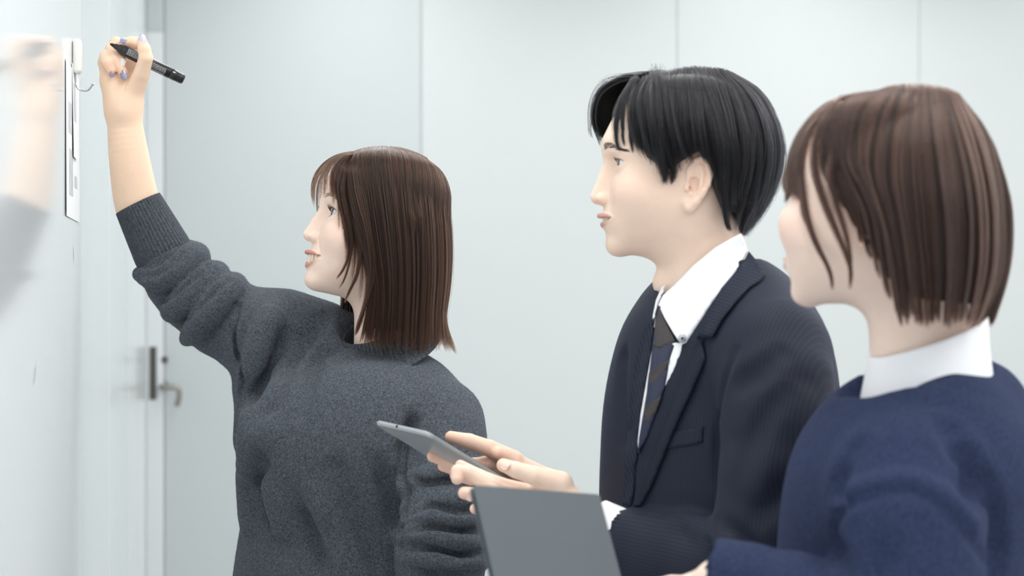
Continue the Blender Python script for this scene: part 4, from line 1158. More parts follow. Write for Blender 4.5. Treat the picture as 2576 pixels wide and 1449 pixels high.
def build_woman1():
    H = H1; g = H['g']
    # --- hand with the marker (palm towards the camera); Y is the depth in metres
    Y = 3.05
    P = lambda u, v, c: PX(u, v, Y - c / 100.0)      # c: cm towards the camera
    mm = 0.001
    fingers = [
        [(P(270, 182, -.9), 11 * mm), (P(262, 158, -.5), 9.8 * mm), (P(266, 142, .5), 9.5 * mm), (P(273, 157, 2.0), 8.6 * mm), (P(280, 177, 2.1), 6.8 * mm)],       # little
        [(P(290, 165, -1.2), 11 * mm), (P(278, 134, -.7), 10 * mm), (P(280, 124, .3), 9.6 * mm), (P(292, 152, 1.7), 8.6 * mm), (P(309, 182, 1.8), 7.2 * mm)],     # ring
        [(P(316, 155, -1.2), 11.5 * mm), (P(300, 118, -1.0), 10 * mm), (P(291, 108, -.4), 9.4 * mm), (P(297, 130, .7), 8.6 * mm), (P(306, 151, 1.6), 7.2 * mm)],    # middle
        [(P(340, 155, -1.3), 11.5 * mm), (P(354, 122, -1.4), 10 * mm), (P(350, 108, -.8), 9.4 * mm), (P(330, 106, .1), 8.4 * mm), (P(314, 106, .6), 7.0 * mm)],    # index
        [(P(338, 232, .4), 15 * mm), (P(356, 186, 2.2), 12.4 * mm), (P(367, 146, 3.5), 10.6 * mm), (P(363, 124, 3.7), 9.6 * mm), (P(357, 104, 3.4), 7.6 * mm)],  # thumb
    ]
    wr = P(311, 276, 0)
    palm = [(wr, P(340, 170, -.9), .021, .0125), (wr, P(314, 172, -.9), .021, .0130), (wr, P(290, 178, -.9), .021, .0125), (P(300, 268, 0), P(272, 192, -.5), .019, .0120),
            (P(300, 250, .2), P(276, 205, .3), .0165, .0135), (P(326, 250, .3), P(350, 196, 1.6), .0165, .0130), (P(318, 205, -.4), P(300, 200, -.3), .015, .015), (P(340, 158, -1.2), P(275, 168, -1.2), .0125, .0115), (P(335, 140, -1.3), P(300, 140, -1.3), .011, .011)]
    lo = PX(235, 560, 3.18); hi = PX(430, 80, 2.95)
    lo2 = np.minimum(lo, hi) - .02; hi2 = np.maximum(lo, hi) + .02
    hg = hand_grid(fingers, palm, lo2, hi2, 0.0014, 0.0032)
    # forearm
    hg.tube([P(312, 262, 0), P(313, 300, 0), P(325, 400, -.6), P(343, 505, -1.6), P(362, 565, -2.0)], [.026, .0265, .031, .0345, .033], [.019, .0195, .027, .031, .030], (1, 0, 0), 'add', 0.012, 30)
    # creases of the palm
    for c in ([(335, 178), (322, 200), (312, 218), (307, 245)], [(318, 195), (305, 205), (285, 225)]):
        valley(hg, c, 0.0020, 0.0013, 0.0014, 2.9, 3.2)
    hv, hf = hg.mesh(); hv = relax(hv, hf, 1)
    V, F = g.mesh(); V = relax(V, F, 1); HW = g.to_world(V)
    HC = head_colors(V, g, H['L'], H['p'])
    tips = [(f[-1][0], .012) for f in fingers] + [(P(330, 200, 1), .012)]
    core = body_core(
        legs=[[(PX(860, 1600, 2.93) + np.array([0, 0, 0]), .09), (np.array([-.23, 2.90, .45]), .05), (np.array([-.23, 2.9, .08]), .04)], [(PX(840, 1600, 2.93), .09), (np.array([-.27, 3.02, .45]), .05), (np.array([-.27, 3.02, .08]), .04)]],
        spine=[[(PX(968, 945, 2.92), .035), (PX(920, 1050, 2.93), .075), (PX(870, 1250, 2.93), .09), (PX(855, 1600, 2.93), .10)]],
        arms=[[(PX(900, 1000, 2.96), .035), (PX(730, 865, 3.01), .038), (PX(470, 720, 3.07), .036), (PX(350, 545, 3.068), .03)], [(PX(980, 1050, 2.92), .035), (PX(1105, 1080, 2.85), .032), (PX(1108, 1300, 2.76), .03), (PX(1100, 1560, 2.73), .03)]])
    cv, cf = core.mesh()
    W, Fa = join([(HW, F), (hv, hf), (cv, cf)])
    C = np.concatenate([HC, skin_colors(hv, SKH, tips), skin_colors(cv, SK1)])
    me = mesh_np('person', W, Fa); set_attr(me, 'col', C, 'FLOAT_COLOR')
    person = put('person', me, m_skin)
    tag(person, 'woman in a grey wool sweater smiling and writing on the whiteboard with arm raised', 'person')
    L = H['L']; r = np.random.default_rng(1)
    for s in (-1, 1):
        eye_part('eye', g, L, s, person, (1, 0.05 * s, 0.22))
        brow_part(g, L, s, person, m_brow_dark, n=110, z0=1.9, rng=r)
        lash_part(g, L, s, person, H['p']['eye_open'], 60, 0.95, True, r); lash_part(g, L, s, person, H['p']['eye_open'], 30, 0.6, False, r)
    teeth_part(g, L, person, -6.45, -7.95, xf=9.42)
    hair_woman1(H, person)
    # finger nails
    up = np.array([0, 0, 1.0]); cam_n = np.array([0, -1.0, 0])
    def nl(name, uv, uv2, c, c2, w, mat, lift=0.0, lab=None, nrm=cam_n):
        a, b = P(*uv, c), P(*uv2, c2)
        o = nail('fingernail', a, b - a, nrm, w, np.linalg.norm(b - a), mat, person, lift=lift)
        if lab: o['label'] = lab
    nl('thumb', (362, 117), (353, 85), 4.35, 4.2, .0068, m_nail_lilac, lab='long lilac thumb nail')
    nl('middle', (306, 145), (306, 168), 2.35, 2.5, .0058, m_nail_white, lab='white glitter nail')
    nl('ring', (307, 176), (314, 201), 2.55, 2.65, .0056, m_nail_glitter, lab='silver glitter nail')
    nl('little', (279, 179), (282, 196), 2.85, 2.8, .0038, m_nail_glitter, lab='silver glitter nail')
    nl('index', (320, 100), (301, 98), 1.15, 1.3, .0055, m_nail_blue, lab='blue nail', nrm=np.array([0.2, -.75, .8]))
    build_sweater1(person)
    legs_and_shoes(person, PX(850, 1640, 2.93), (-.7, -.7, 0), m_slack)
    return person

m_nail_lilac = plain('lilac_nail_polish', srgb(214, 204, 222), rough=0.12, coat=0.8, noise=0.05, scale=500)
m_nail_white = plain('white_glitter_polish', srgb(232, 228, 220), rough=0.25, coat=0.6, noise=0.25, scale=900)
m_nail_glitter = plain('silver_glitter_polish', srgb(150, 146, 168), rough=0.25, metal=0.5, coat=0.6, noise=0.7, scale=1100)
m_nail_blue = plain('blue_nail_polish', srgb(132, 150, 200), rough=0.15, coat=0.8, noise=0.3, scale=900)

def build_sweater1(person):
    lo = np.array([-0.66, 2.50, 0.86]); hi = np.array([0.02, 3.20, 1.50])
    g = Grid(lo, hi, 0.003)
    fw = np.array([-.707, -.707, 0]); lf = np.array([.707, -.707, 0])
    D = 2.92
    T = [(962, 982, .100, .050), (952, 1000, .125, .078), (932, 1028, .155, .104), (904, 1065, .178, .122), (878, 1150, .180, .125), (864, 1300, .178, .124), (852, 1449, .185, .130), (846, 1560, .19, .135)]
    g.tube([PX(u, v, D) for u, v, *_ in T], [a for *_, a, b in T], [b for *_, b in T], lf, 'add', 0.02, 40)
    # chest
    g.ball(PX(800, 1110, D - .085), (.085, .06, .085), 'add', .07); g.ball(PX(935, 1120, D - .115), (.085, .06, .085), 'add', .07)
    # left shoulder and hanging sleeve
    g.chain([PX(985, 985, 2.93), PX(1055, 1015, 2.89), PX(1115, 1062, 2.84)], [.048, .053, .055], 'add', .05, .04)
    g.chain([PX(1115, 1062, 2.84), PX(1120, 1110, 2.81), PX(1122, 1180, 2.78), PX(1112, 1300, 2.75), PX(1108, 1400, 2.735), PX(1104, 1520, 2.72)], [.054, .0555, .056, .058, .060, .058], 'add', .014, .03)
    # right shoulder and raised sleeve
    g.chain([PX(895, 925, 2.95), PX(800, 860, 2.975), PX(715, 850, 3.0)], [.050, .057, .066], 'add', .05, .04)
    g.chain([PX(715, 852, 3.0), PX(640, 838, 3.02), PX(560, 795, 3.045), PX(490, 742, 3.065), PX(448, 702, 3.07)], [.066, .064, .060, .054, .048], 'add', .035, .03)
    g.chain([PX(448, 700, 3.07), PX(425, 662, 3.07), PX(400, 618, 3.069)], [.047, .043, .036], 'add', .02, .02)
    g.chain([PX(668, 880, 2.98), PX(650, 985, 2.97), PX(646, 1100, 2.95)], [.035, .034, .032], 'add', .04, .02)
    # rolled folds of the raised sleeve
    R = lambda p, r, h, k=.012: ridge(g, p, r, h, k, 2.5, 3.2)
    Vv = lambda p, r, d, k=.010: valley(g, p, r, d, k, 2.5, 3.2)
    for path, rad, kk in (
        ([(470, 628, 3.09), (492, 645, 3.05), (480, 655, 3.015), (440, 690, 3.005), (395, 706, 3.022), (352, 690, 3.06)], [.016, .022, .024, .023, .018, .012], .004),
        ([(548, 688, 3.09), (532, 700, 3.005), (484, 742, 2.990), (440, 778, 3.005), (425, 788, 3.05)], [.019, .025, .024, .020, .012], .004),
        ([(592, 716, 3.085), (577, 732, 2.990), (535, 780, 2.972), (495, 828, 2.985), (470, 852, 3.03)], [.019, .026, .025, .020, .012], .005),
        ([(655, 757, 3.06), (645, 780, 2.975), (620, 820, 2.955)], [.017, .022, .018], .010),
        ([(705, 768, 3.03), (680, 805, 2.935), (656, 870, 2.918), (632, 960, 2.925), (622, 1020, 2.95)], [.018, .024, .026, .022, .014], .012)):
        g.chain([PX(*q) for q in catmull(path, 16)], list(np.interp(np.linspace(0, 1, 16), np.linspace(0, 1, len(rad)), rad)), 'add', kk, .006)
    Vv([(520, 662), (500, 690), (458, 726), (408, 762)], .005, .008, .004)
    Vv([(566, 700), (550, 725), (512, 762), (470, 805)], .005, .008, .004)
    Vv([(596, 770), (594, 830), (601, 890), (613, 945), (604, 992)], .006, .016, .005)
    Vv([(455, 636), (430, 662), (395, 688), (350, 692)], .006, .005, .005)
    # folds of the chest and belly
    for p, r, d in (([(806, 796), (768, 850), (728, 930), (692, 1010), (660, 1100), (645, 1200)], .016, .018), ([(850, 862), (800, 895), (775, 955), (748, 1030)], .014, .011), ([(725, 850), (695, 920), (660, 990)], .012, .010),
                    ([(650, 1150), (665, 1260), (705, 1350), (740, 1449)], .018, .015), ([(840, 1190), (890, 1290), (945, 1380), (990, 1449)], .020, .018), ([(760, 1250), (800, 1345), (835, 1449)], .018, .013),
                    ([(950, 1170), (985, 1260), (1003, 1350)], .014, .014), ([(1045, 1040), (1022, 1100), (1012, 1150)], .010, .014)):
        Vv(p, r, d * 1.3, .014)
    for p, r, h in (([(770, 870), (728, 960), (694, 1050), (676, 1160)], .022, .011), ([(640, 1040), (632, 1180), (640, 1320)], .02, .007), ([(880, 1210), (935, 1320), (975, 1420)], .020, .010), ([(800, 1230), (850, 1330), (880, 1449)], .020, .008), ([(700, 1230), (730, 1330), (770, 1449)], .020, .006)):
        R(p, r, h, .02)
    # stacked folds of the pushed-up left sleeve
    for p, r, h in (([(1024, 1225), (1090, 1195), (1160, 1180), (1212, 1185)], .016, .007), ([(1022, 1320), (1080, 1300), (1150, 1310), (1208, 1300)], .013, .008), ([(1004, 1352), (1060, 1345), (1130, 1362), (1208, 1370)], .014, .010), ([(1020, 1402), (1090, 1408), (1150, 1425), (1210, 1410)], .014, .009), ([(1100, 1262), (1160, 1258), (1210, 1275)], .013, .006)):
        R(p, r, h * 1.35, .006)
    for p, r, d in (([(1030, 1200), (1070, 1215), (1120, 1210), (1190, 1205)], .007, .006), ([(1030, 1290), (1090, 1275), (1150, 1290), (1210, 1280)], .007, .006), ([(1020, 1335), (1090, 1330), (1150, 1338), (1210, 1330)], .007, .007), ([(1040, 1378), (1110, 1385), (1160, 1398), (1205, 1390)], .007, .007), ([(1040, 1432), (1110, 1440), (1200, 1440)], .007, .006)):
        Vv(p, r * .8, d * 1.5, .004)
    # crease between body and left arm
    Vv([(1040, 1060), (1018, 1110), (1010, 1190), (1022, 1240)], .007, .012, .006)
    Vv([(1022, 1240), (1012, 1320), (1002, 1340)], .007, .010, .006)
    # openings at neck and cuff
    g.cap(PX(972, 880, 2.915), PX(930, 790, 2.90), .052, .054, 'cut', .006)
    c0, c1 = PX(347, 512, 3.066), PX(412, 640, 3.07)
    def ribs(W): return np.zeros(len(W)), np.zeros(len(W))
    H1['sweater'] = g
    sw = cloth_obj('sweater', g, m_grey, person, ribs)
    sw['label'] = 'grey heathered wool sweater with bunched sleeves'
    n = np.array([-.33, -.33, .88]); n /= np.linalg.norm(n)
    a = np.cross(n, (0, 0, 1)); a = np.array([.75, -.66, 0]); a -= n * a.dot(n); a /= np.linalg.norm(a); b = np.cross(n, a)
    C0, C1, C2 = PX(966, 896, 2.905), PX(959, 855, 2.903), PX(951, 822, 2.90)
    ring_band('neckband', [(C0, a * .088, b * .084), (C1, a * .0640, b * .0620), (C2, a * .0580, b * .0565)], .0045, m_grey, sw, ribs=60)
    ax = (c1 - c0) / np.linalg.norm(c1 - c0); u = np.cross(ax, (0, 1, 0)); u /= np.linalg.norm(u); v_ = np.cross(ax, u)
    ring_band('cuff', [(c0, u * .0375, v_ * .036), (c0 * .6 + c1 * .4, u * .041, v_ * .039), (c0 * .3 + c1 * .7, u * .0435, v_ * .042), (c1, u * .0455, v_ * .044), (c1 + ax * .02, u * .042, v_ * .040)], .0042, m_grey, sw, ribs=46, nseg=160, nlev=24)
    # fuzz of the wool
    V = np.array([v.co[:] for v in sw.data.vertices]); r = np.random.default_rng(4)
    nn = np.zeros(len(V) * 3, np.float32); sw.data.vertex_normals.foreach_get('vector', nn); N = nn.reshape(-1, 3)
    vis = np.where((N[:, 1] < 0.35))[0]; k = r.choice(vis, 26000); K = 4; t = np.linspace(0, 1, K)[None, :, None]
    tang = r.normal(size=(len(k), 3)); tang -= N[k] * (tang * N[k]).sum(1, keepdims=True); tang /= np.linalg.norm(tang, axis=1, keepdims=True)
    ln = (0.0015 + 0.003 * r.random((len(k), 1, 1)))
    Q = V[k][:, None, :] + tang[:, None, :] * ln * t + N[k][:, None, :] * (-0.0004 + ln * 0.42 * np.sin(t * 2.6)) + r.normal(size=(len(k), K, 3)) * .0002
    fz = hair_strands('wool_fuzz', Q, m_fuzz, sw, 0.00006, r.random((len(k), 1)) * np.ones((1, K)), 0.6)
    return sw
m_fuzz = hair_mat('wool_fibre', srgb(78, 86, 98), srgb(170, 178, 188), 0.8)
# ------------------------------------------------------------------ the man with the tablet
def suit_mat(name, base, stripe, freq=2 * math.pi / 0.0042):
    m, nt, b = new_mat(name); L = nt.links
    at = nt.nodes.new('ShaderNodeAttribute'); at.attribute_name = 'rib'
    sn = nt.nodes.new('ShaderNodeMath'); sn.operation = 'SINE'; L.new(at.outputs['Fac'], sn.inputs[0])
    mp = nt.nodes.new('ShaderNodeMapRange'); mp.inputs[1].default_value = 0.2; mp.inputs[2].default_value = 1.0
    L.new(sn.outputs[0], mp.inputs[0])
    mk = nt.nodes.new('ShaderNodeAttribute'); mk.attribute_name = 'ribmask'
    mu = nt.nodes.new('ShaderNodeMath'); mu.operation = 'MULTIPLY'; L.new(mp.outputs[0], mu.inputs[0]); L.new(mk.outputs['Fac'], mu.inputs[1])
    mix = nt.nodes.new('ShaderNodeMix'); mix.data_type = 'RGBA'; mix.inputs[6].default_value = (*base, 1); mix.inputs[7].default_value = (*stripe, 1)
    L.new(mu.outputs[0], mix.inputs[0]); L.new(mix.outputs[2], b.inputs['Base Color'])
    b.inputs['Roughness'].default_value = 0.72; b.inputs['Specular IOR Level'].default_value = 0.3
    b.inputs['Sheen Tint'].default_value = (0.2, 0.26, 0.45, 1); b.inputs['Sheen Weight'].default_value = 0.10; b.inputs['Sheen Roughness'].default_value = 0.4
    tc = nt.nodes.new('ShaderNodeTexCoord'); nz = nt.nodes.new('ShaderNodeTexNoise'); nz.inputs['Scale'].default_value = 1500
    L.new(tc.outputs['Object'], nz.inputs['Vector'])
    bp = nt.nodes.new('ShaderNodeBump'); bp.inputs['Strength'].default_value = 0.15; bp.inputs['Distance'].default_value = 0.0005
    L.new(nz.outputs[0], bp.inputs['Height']); L.new(bp.outputs[0], b.inputs['Normal'])
    return m
m_suit = suit_mat('navy_suiting', srgb(24, 29, 44), srgb(40, 48, 70))
m_shirt = plain('white_shirt_cotton', srgb(244, 246, 250), rough=0.8, noise=0.015, scale=600)
m_tie_navy = plain('navy_tie_silk', srgb(30, 38, 66), rough=0.45, noise=0.1, scale=900)
m_tie_brown = plain('brown_tie_silk', srgb(56, 50, 52), rough=0.5, noise=0.1, scale=900)
m_button = plain('shirt_button', srgb(196, 200, 208), rough=0.3, noise=0.05)
m_thread = plain('button_thread', srgb(40, 46, 66), rough=0.7, noise=0.05)

def stripe_attr(o, d, pitch, mask=1.0):
    me = o.data; V = np.zeros(len(me.vertices) * 3, np.float32); me.vertices.foreach_get('co', V); V = V.reshape(-1, 3)
    set_attr(me, 'rib', V @ np.array(d) * 2 * math.pi / pitch); set_attr(me, 'ribmask', np.full(len(V), mask))

def build_man():
    H = H2; g = H['g']; mm = .001
    fw = np.array([-.906, -.42, 0]); lf = np.array([.42, -.906, 0])
    # --- near (left) hand: thumb on the tablet edge, fingers under it
    Yn = 2.385
    P = lambda u, v, c: PX(u, v, Yn - c / 100.0)
    lh = [
        [(P(1410, 1216, .6), 15 * mm), (P(1345, 1197, 1.2), 11.5 * mm), (P(1298, 1182, 1.2), 9.8 * mm), (P(1266, 1170, .9), 8.0 * mm)],                     # thumb
        [(P(1345, 1244, -1.0), 11 * mm), (P(1262, 1221, -1.0), 9.2 * mm), (P(1205, 1197, -1.2), 8.2 * mm), (P(1158, 1170, -1.4), 6.4 * mm)],               # index
        [(P(1345, 1262, -.6), 11 * mm), (P(1250, 1234, .2), 9.4 * mm), (P(1180, 1190, .4), 8.6 * mm), (P(1152, 1186, 1.0), 8.2 * mm), (P(1150, 1204, 1.5), 7.2 * mm)],   # middle
        [(P(1345, 1270, -.2), 11 * mm), (P(1250, 1262, .8), 9.4 * mm), (P(1200, 1244, 1.2), 8.6 * mm), (P(1168, 1240, 1.5), 7.6 * mm)],                  # ring
        [(P(1350, 1290, .2), 10 * mm), (P(1270, 1295, 1.2), 8.4 * mm), (P(1220, 1285, 1.8), 7.4 * mm), (P(1195, 1280, 2.0), 6.4 * mm)]]                  # little
    wr = P(1470, 1308, .2)
    lp_ = [(wr, P(1350, 1244, -.6), .021, .013), (wr, P(1350, 1262, -.3), .021, .013), (wr, P(1355, 1284, .2), .021, .012), (wr, P(1405, 1218, .6), .019, .0135)]
    lo = PX(1110, 1340, 2.30); hi = PX(1620, 1120, 2.48); a_, b_ = np.minimum(lo, hi) - .02, np.maximum(lo, hi) + .02
    h1 = hand_grid(lh, lp_, a_, b_, .0015, .0035)
    h1.tube([P(1465, 1306, .2), P(1530, 1345, .4), P(1620, 1378, 1.0)], [.021, .024, .028], [.024, .027, .030], (0, 1, 0), 'add', .01, 14)
    # --- far (right) hand: thumb over the tablet, fingers below
    Yf = 2.50
    Q = lambda u, v, c: PX(u, v, Yf - c / 100.0)
    rh = [
        [(Q(1290, 1160, .4), 14 * mm), (Q(1232, 1128, .8), 10.5 * mm), (Q(1180, 1110, 1.0), 9.6 * mm), (Q(1134, 1099, .9), 7.4 * mm)],
        [(Q(1270, 1158, -.4), 11 * mm), (Q(1200, 1170, -.6), 9.2 * mm), (Q(1140, 1165, -.2), 8.4 * mm), (Q(1088, 1148, .4), 7.2 * mm)],
        [(Q(1285, 1170, -.8), 11 * mm), (Q(1215, 1186, -1.2), 9.2 * mm), (Q(1160, 1184, -1.0), 8.4 * mm), (Q(1115, 1172, -.6), 7.2 * mm)],
        [(Q(1300, 1185, -1.2), 10.5 * mm), (Q(1235, 1204, -1.6), 9.0 * mm), (Q(1185, 1204, -1.5), 8.2 * mm), (Q(1145, 1196, -1.2), 7.0 * mm)],
        [(Q(1275, 1150, 1.0), 9.5 * mm), (Q(1252, 1141, 1.7), 8.2 * mm)]]
    wf = Q(1385, 1228, 0)
    rp = [(wf, Q(1285, 1162, .2), .017, .0135), (wf, Q(1290, 1174, -.6), .018, .0125), (wf, Q(1305, 1190, -1.0), .018, .012)]
    lo = PX(1060, 1300, 2.42); hi = PX(1560, 1070, 2.60); a_, b_ = np.minimum(lo, hi) - .02, np.maximum(lo, hi) + .02
    h2 = hand_grid(rh, rp, a_, b_, .0016, .0035)
    h2.tube([Q(1380, 1230, 0), Q(1450, 1298, -.4), Q(1530, 1352, -1)], [.018, .022, .026], [.022, .025, .028], (0, 1, 0), 'add', .01, 14)
    V, F = g.mesh(); V = relax(V, F, 1); HW = g.to_world(V)
    v1, f1 = h1.mesh(); v1 = relax(v1, f1, 1); v2, f2 = h2.mesh(); v2 = relax(v2, f2, 1)
    hp = PX(1785, 1640, 2.47)
    core = body_core(
        legs=[[(hp + lf * .09, .085), (np.array([*(hp + lf * .1)[:2], .45]), .05), (np.array([*(hp + lf * .1)[:2], .08]), .04)], [(hp - lf * .09, .085), (np.array([*(hp - lf * .1)[:2], .45]), .05), (np.array([*(hp - lf * .1)[:2], .08]), .04)]],
        spine=[[(PX(1800, 790, 2.45), .05), (PX(1812, 950, 2.46), .08), (PX(1800, 1250, 2.47), .08), (hp, .10)]],
        arms=[[(PX(1900, 930, 2.36), .045), (PX(1945, 990, 2.29), .045), (PX(1900, 1425, 2.26), .036), (PX(1620, 1370, 2.37), .026)], [(PX(1740, 930, 2.55), .045), (PX(1700, 1000, 2.60), .04), (PX(1720, 1400, 2.62), .034), (PX(1530, 1352, 2.51), .022)]])
    cv, cf = core.mesh()
    W, Fa = join([(HW, F), (v1, f1), (v2, f2), (cv, cf)])
    C = np.concatenate([head_colors(V, g, H['L'], H['p']), skin_colors(v1, SK2, [(f[-1][0], .012) for f in lh]), skin_colors(v2, np.array(SK2) * np.array([1, .92, .9]), [(f[-1][0], .014) for f in rh]), skin_colors(cv, SK2)])
    me = mesh_np('person', W, Fa); set_attr(me, 'col', C, 'FLOAT_COLOR')
    person = put('person', me, m_skin)
    tag(person, 'man in a navy pinstripe suit and striped tie holding a tablet', 'person')
    L = H['L']; r = np.random.default_rng(2)
    for s in (-1, 1):
        eye_part('eye', g, L, s, person, (1, 0.02 * s, 0.12))
        brow_part(g, L, s, person, m_brow_dark, n=260, z0=2.0, arch=0.25, th=0.42, rng=r)
        lash_part(g, L, s, person, H['p']['eye_open'], 40, 0.6, True, r)
    teeth_part(g, L, person, -6.35, -7.1, xf=9.35, n=8)
    hair_man(H, person)
    th_n = nail('fingernail', P(1283, 1172, 2.2), P(1262, 1164, 1.75) - P(1283, 1172, 2.2), (0.1, -.8, .6), .0062, .013, m_nail_plain, person)
    nail('fingernail', P(1178, 1240, 2.28), P(1183, 1258, 2.1) - P(1178, 1240, 2.28), (0, -1, 0), .0055, .011, m_nail_plain, person)
    build_suit(person, fw, lf)
    legs_and_shoes(person, hp, fw, m_suit_leg, r0=.10)
    return person
m_nail_plain = plain('natural_nail', srgb(240, 205, 192), rough=0.25, noise=0.03)
m_suit_leg = plain('navy_trousers', srgb(32, 38, 56), rough=0.8, noise=0.05, scale=300)

def build_suit(person, fw, lf):
    D = 2.46
    lo = np.array([0.09, 2.05, 0.84]); hi = np.array([0.42, 2.80, 1.50])
    g = Grid(lo, hi, 0.0034)
    T = [(1802, 745, .075, .070), (1806, 790, .115, .082), (1812, 850, .155, .100), (1815, 930, .180, .118), (1808, 1050, .188, .128), (1798, 1200, .186, .128), (1790, 1350, .184, .126), (1786, 1560, .192, .132)]
    g.tube([PX(u, v, D) for u, v, *_ in T], [a for *_, a, b in T], [b for *_, b in T], lf, 'add', .02, 44)
    # far shoulder and arm
    g.chain([PX(1755, 850, 2.53), PX(1700, 905, 2.60)], [.055, .062], 'add', .05, .03)
    g.chain([PX(1700, 905, 2.60), PX(1686, 1050, 2.63), PX(1700, 1250, 2.64), PX(1710, 1380, 2.62)], [.060, .058, .055, .052], 'add', .012, .03)
    g.chain([PX(1710, 1400, 2.62), PX(1640, 1400, 2.57), PX(1570, 1374, 2.525)], [.050, .044, .036], 'add', .02, .02)
    # near shoulder, sleeve and forearm
    g.chain([PX(1865, 805, 2.40), PX(1938, 885, 2.31)], [.046, .060], 'add', .05, .03)
    nearg = [(1940, 895, 2.305, .061), (1952, 965, 2.285, .063), (1960, 1060, 2.27, .064), (1955, 1200, 2.255, .063), (1935, 1320, 2.25, .060), (1905, 1400, 2.25, .058)]
    g.chain([PX(*q[:3]) for q in nearg], [q[3] for q in nearg], 'add', .010, .03)
    fore = [(1905, 1430, 2.25, .057), (1800, 1430, 2.29, .052), (1690, 1407, 2.33, .049), (1590, 1376, 2.362, .0465)]
    g.chain([PX(*q[:3]) for q in fore], [q[3] for q in fore], 'add', .012, .03)
    R = lambda p, r, h, k=.014: ridge(g, p, r, h, k, 2.05, 2.8)
    Vv = lambda p, r, d, k=.012: valley(g, p, r, d, k, 2.05, 2.8)
    Vv([(1845, 880), (1815, 980), (1806, 1100), (1802, 1210)], .006, .006, .006)
    for p, r, d in (([(1960, 880), (1900, 930), (1850, 960)], .014, .004), ([(1980, 1000), (1930, 1060), (1870, 1180)], .016, .006), ([(2050, 980), (2000, 1080), (1960, 1200)], .018, .006), ([(2020, 1150), (1960, 1240), (1900, 1300)], .016, .006),
                    ([(1700, 1310), (1740, 1345), (1760, 1400)], .009, .006), ([(1770, 1345), (1790, 1370), (1800, 1430)], .009, .007), ([(1800, 1330), (1850, 1350), (1900, 1390)], .009, .009), ([(1560, 900), (1556, 1000), (1562, 1100)], .010, .004)):
        Vv(p, r, d, .014)
    for p, r, h in (([(1720, 1322), (1765, 1340), (1775, 1400)], .012, .006), ([(1780, 1340), (1830, 1360), (1860, 1420)], .012, .006), ([(2010, 1010), (1955, 1110), (1920, 1220)], .02, .004)):
        R(p, r, h)
    # neck opening and cuffs
    g.cap(PX(1805, 830, 2.455), PX(1782, 620, 2.45), .066, .070, 'cut', .004)
    g.cap(PX(1625, 1386, 2.356), PX(1470, 1338, 2.385), .0385, .0395, 'cut', .002)
    H2['jacket'] = g
    V, F = g.mesh(); V = relax(V, F, 1)
    me = mesh_np('jacket', V, F)
    # stripes run down the cloth: lateral coordinate on the body, around the forearm on the sleeve
    ph = (V @ np.array([.8, -.6, 0.0])) * 2 * math.pi / 0.0042
    ff = PX(1540, 1354, 2.375) - PX(1905, 1425, 2.25); ff /= np.linalg.norm(ff); fz = np.cross(ff, (0, 1, 0)); fz /= np.linalg.norm(fz)
    ph2 = (V @ fz) * 2 * math.pi / 0.0042
    lowarm = (V[:, 1] < 2.41) & (V[:, 2] < PX(0, 1300, 2.3)[2]) & (V[:, 0] < PX(1850, 0, 2.27)[0])
    set_attr(me, 'rib', np.where(lowarm, ph2, ph)); set_attr(me, 'ribmask', np.full(len(V), .45))
    jk = put('jacket', me, m_suit, person); jk['label'] = 'navy pinstripe suit jacket with notched lapels'
    yr = dict(y0=2.1, y1=2.75)
    # shirt: neck collar and front
    neck = Grid(np.array([.14, 2.28, 1.20]), np.array([.36, 2.62, 1.50]), .004)
    ax0, ax1 = PX(1798, 880, 2.455), PX(1775, 560, 2.45)
    neck.tube([ax0, PX(1786, 720, 2.452), ax1], [.068, .061, .059], [.074, .066, .062], (0, 1, 0), 'add', 0, 20)
    shirt = patch('shirt', [g], [(1700, 862), (1726, 866), (1700, 930), (1665, 1000), (1640, 1060), (1618, 1110), (1606, 1140), (1604, 1110), (1612, 1040), (1626, 960), (1640, 880)], m_shirt, person, .002, .003, 8, blur=8, **yr)
    shirt['label'] = 'white button-down dress shirt'
    ra = (PX(1668, 745, D) - PX(1862, 592, D)) / 2; rc = (PX(1668, 745, D) + PX(1862, 592, D)) / 2; rb = np.array([0, -.059, -.004])
    ring_band('collar_stand', [(rc + np.array([.004, 0, -.035]), ra * 1.02, rb * 1.05), (rc, ra, rb)], .002, m_shirt, shirt, 80, 6)
    collar = patch('collar', [neck, g], [(1864, 587), (1874, 606), (1882, 634), (1862, 668), (1825, 716), (1785, 772), (1752, 822), (1726, 862), (1714, 868), (1694, 838), (1672, 800), (1656, 766), (1668, 742), (1700, 714), (1744, 668), (1800, 622), (1838, 600)], m_shirt, shirt, .005, .0035, 8, blur=8, **yr)
    patch('collar', [neck, g], [(1656, 764), (1648, 790), (1649, 826), (1643, 822), (1642, 795), (1650, 755), (1664, 722), (1674, 716), (1668, 742)], m_shirt, shirt, .003, .003, 6, blur=4, **yr)
    bt = np.nanmin([neck.hit([1716], [851], 2.1, 2.75)[0], g.hit([1716], [851], 2.1, 2.75)[0]])
    c = PX(1716, 851, bt - .0075)
    put('button', cyl_mesh('button', c + np.array([0, .0015, 0]), c - np.array([0, .0012, 0]), .0052, 24, bev=.0006), m_button, collar)
    put('button_thread', cyl_mesh('button_thread', c - np.array([0, .0012, 0]), c - np.array([0, .0018, 0]), .0016, 10), m_thread, collar)
    # tie: knot and blade with slanting bands
    tie_poly = [(1660, 768), (1650, 800), (1644, 850), (1640, 880), (1634, 930), (1628, 980), (1618, 1040), (1608, 1100), (1604, 1140), (1625, 1110), (1650, 1040), (1672, 975), (1686, 900), (1700, 858), (1680, 820), (1668, 790)]
    tie = patch('tie', [neck, g], tie_poly, m_tie_navy, person, .006, .005, 7, blur=8, **yr)
    tie['label'] = 'navy and dark brown diagonal striped tie'
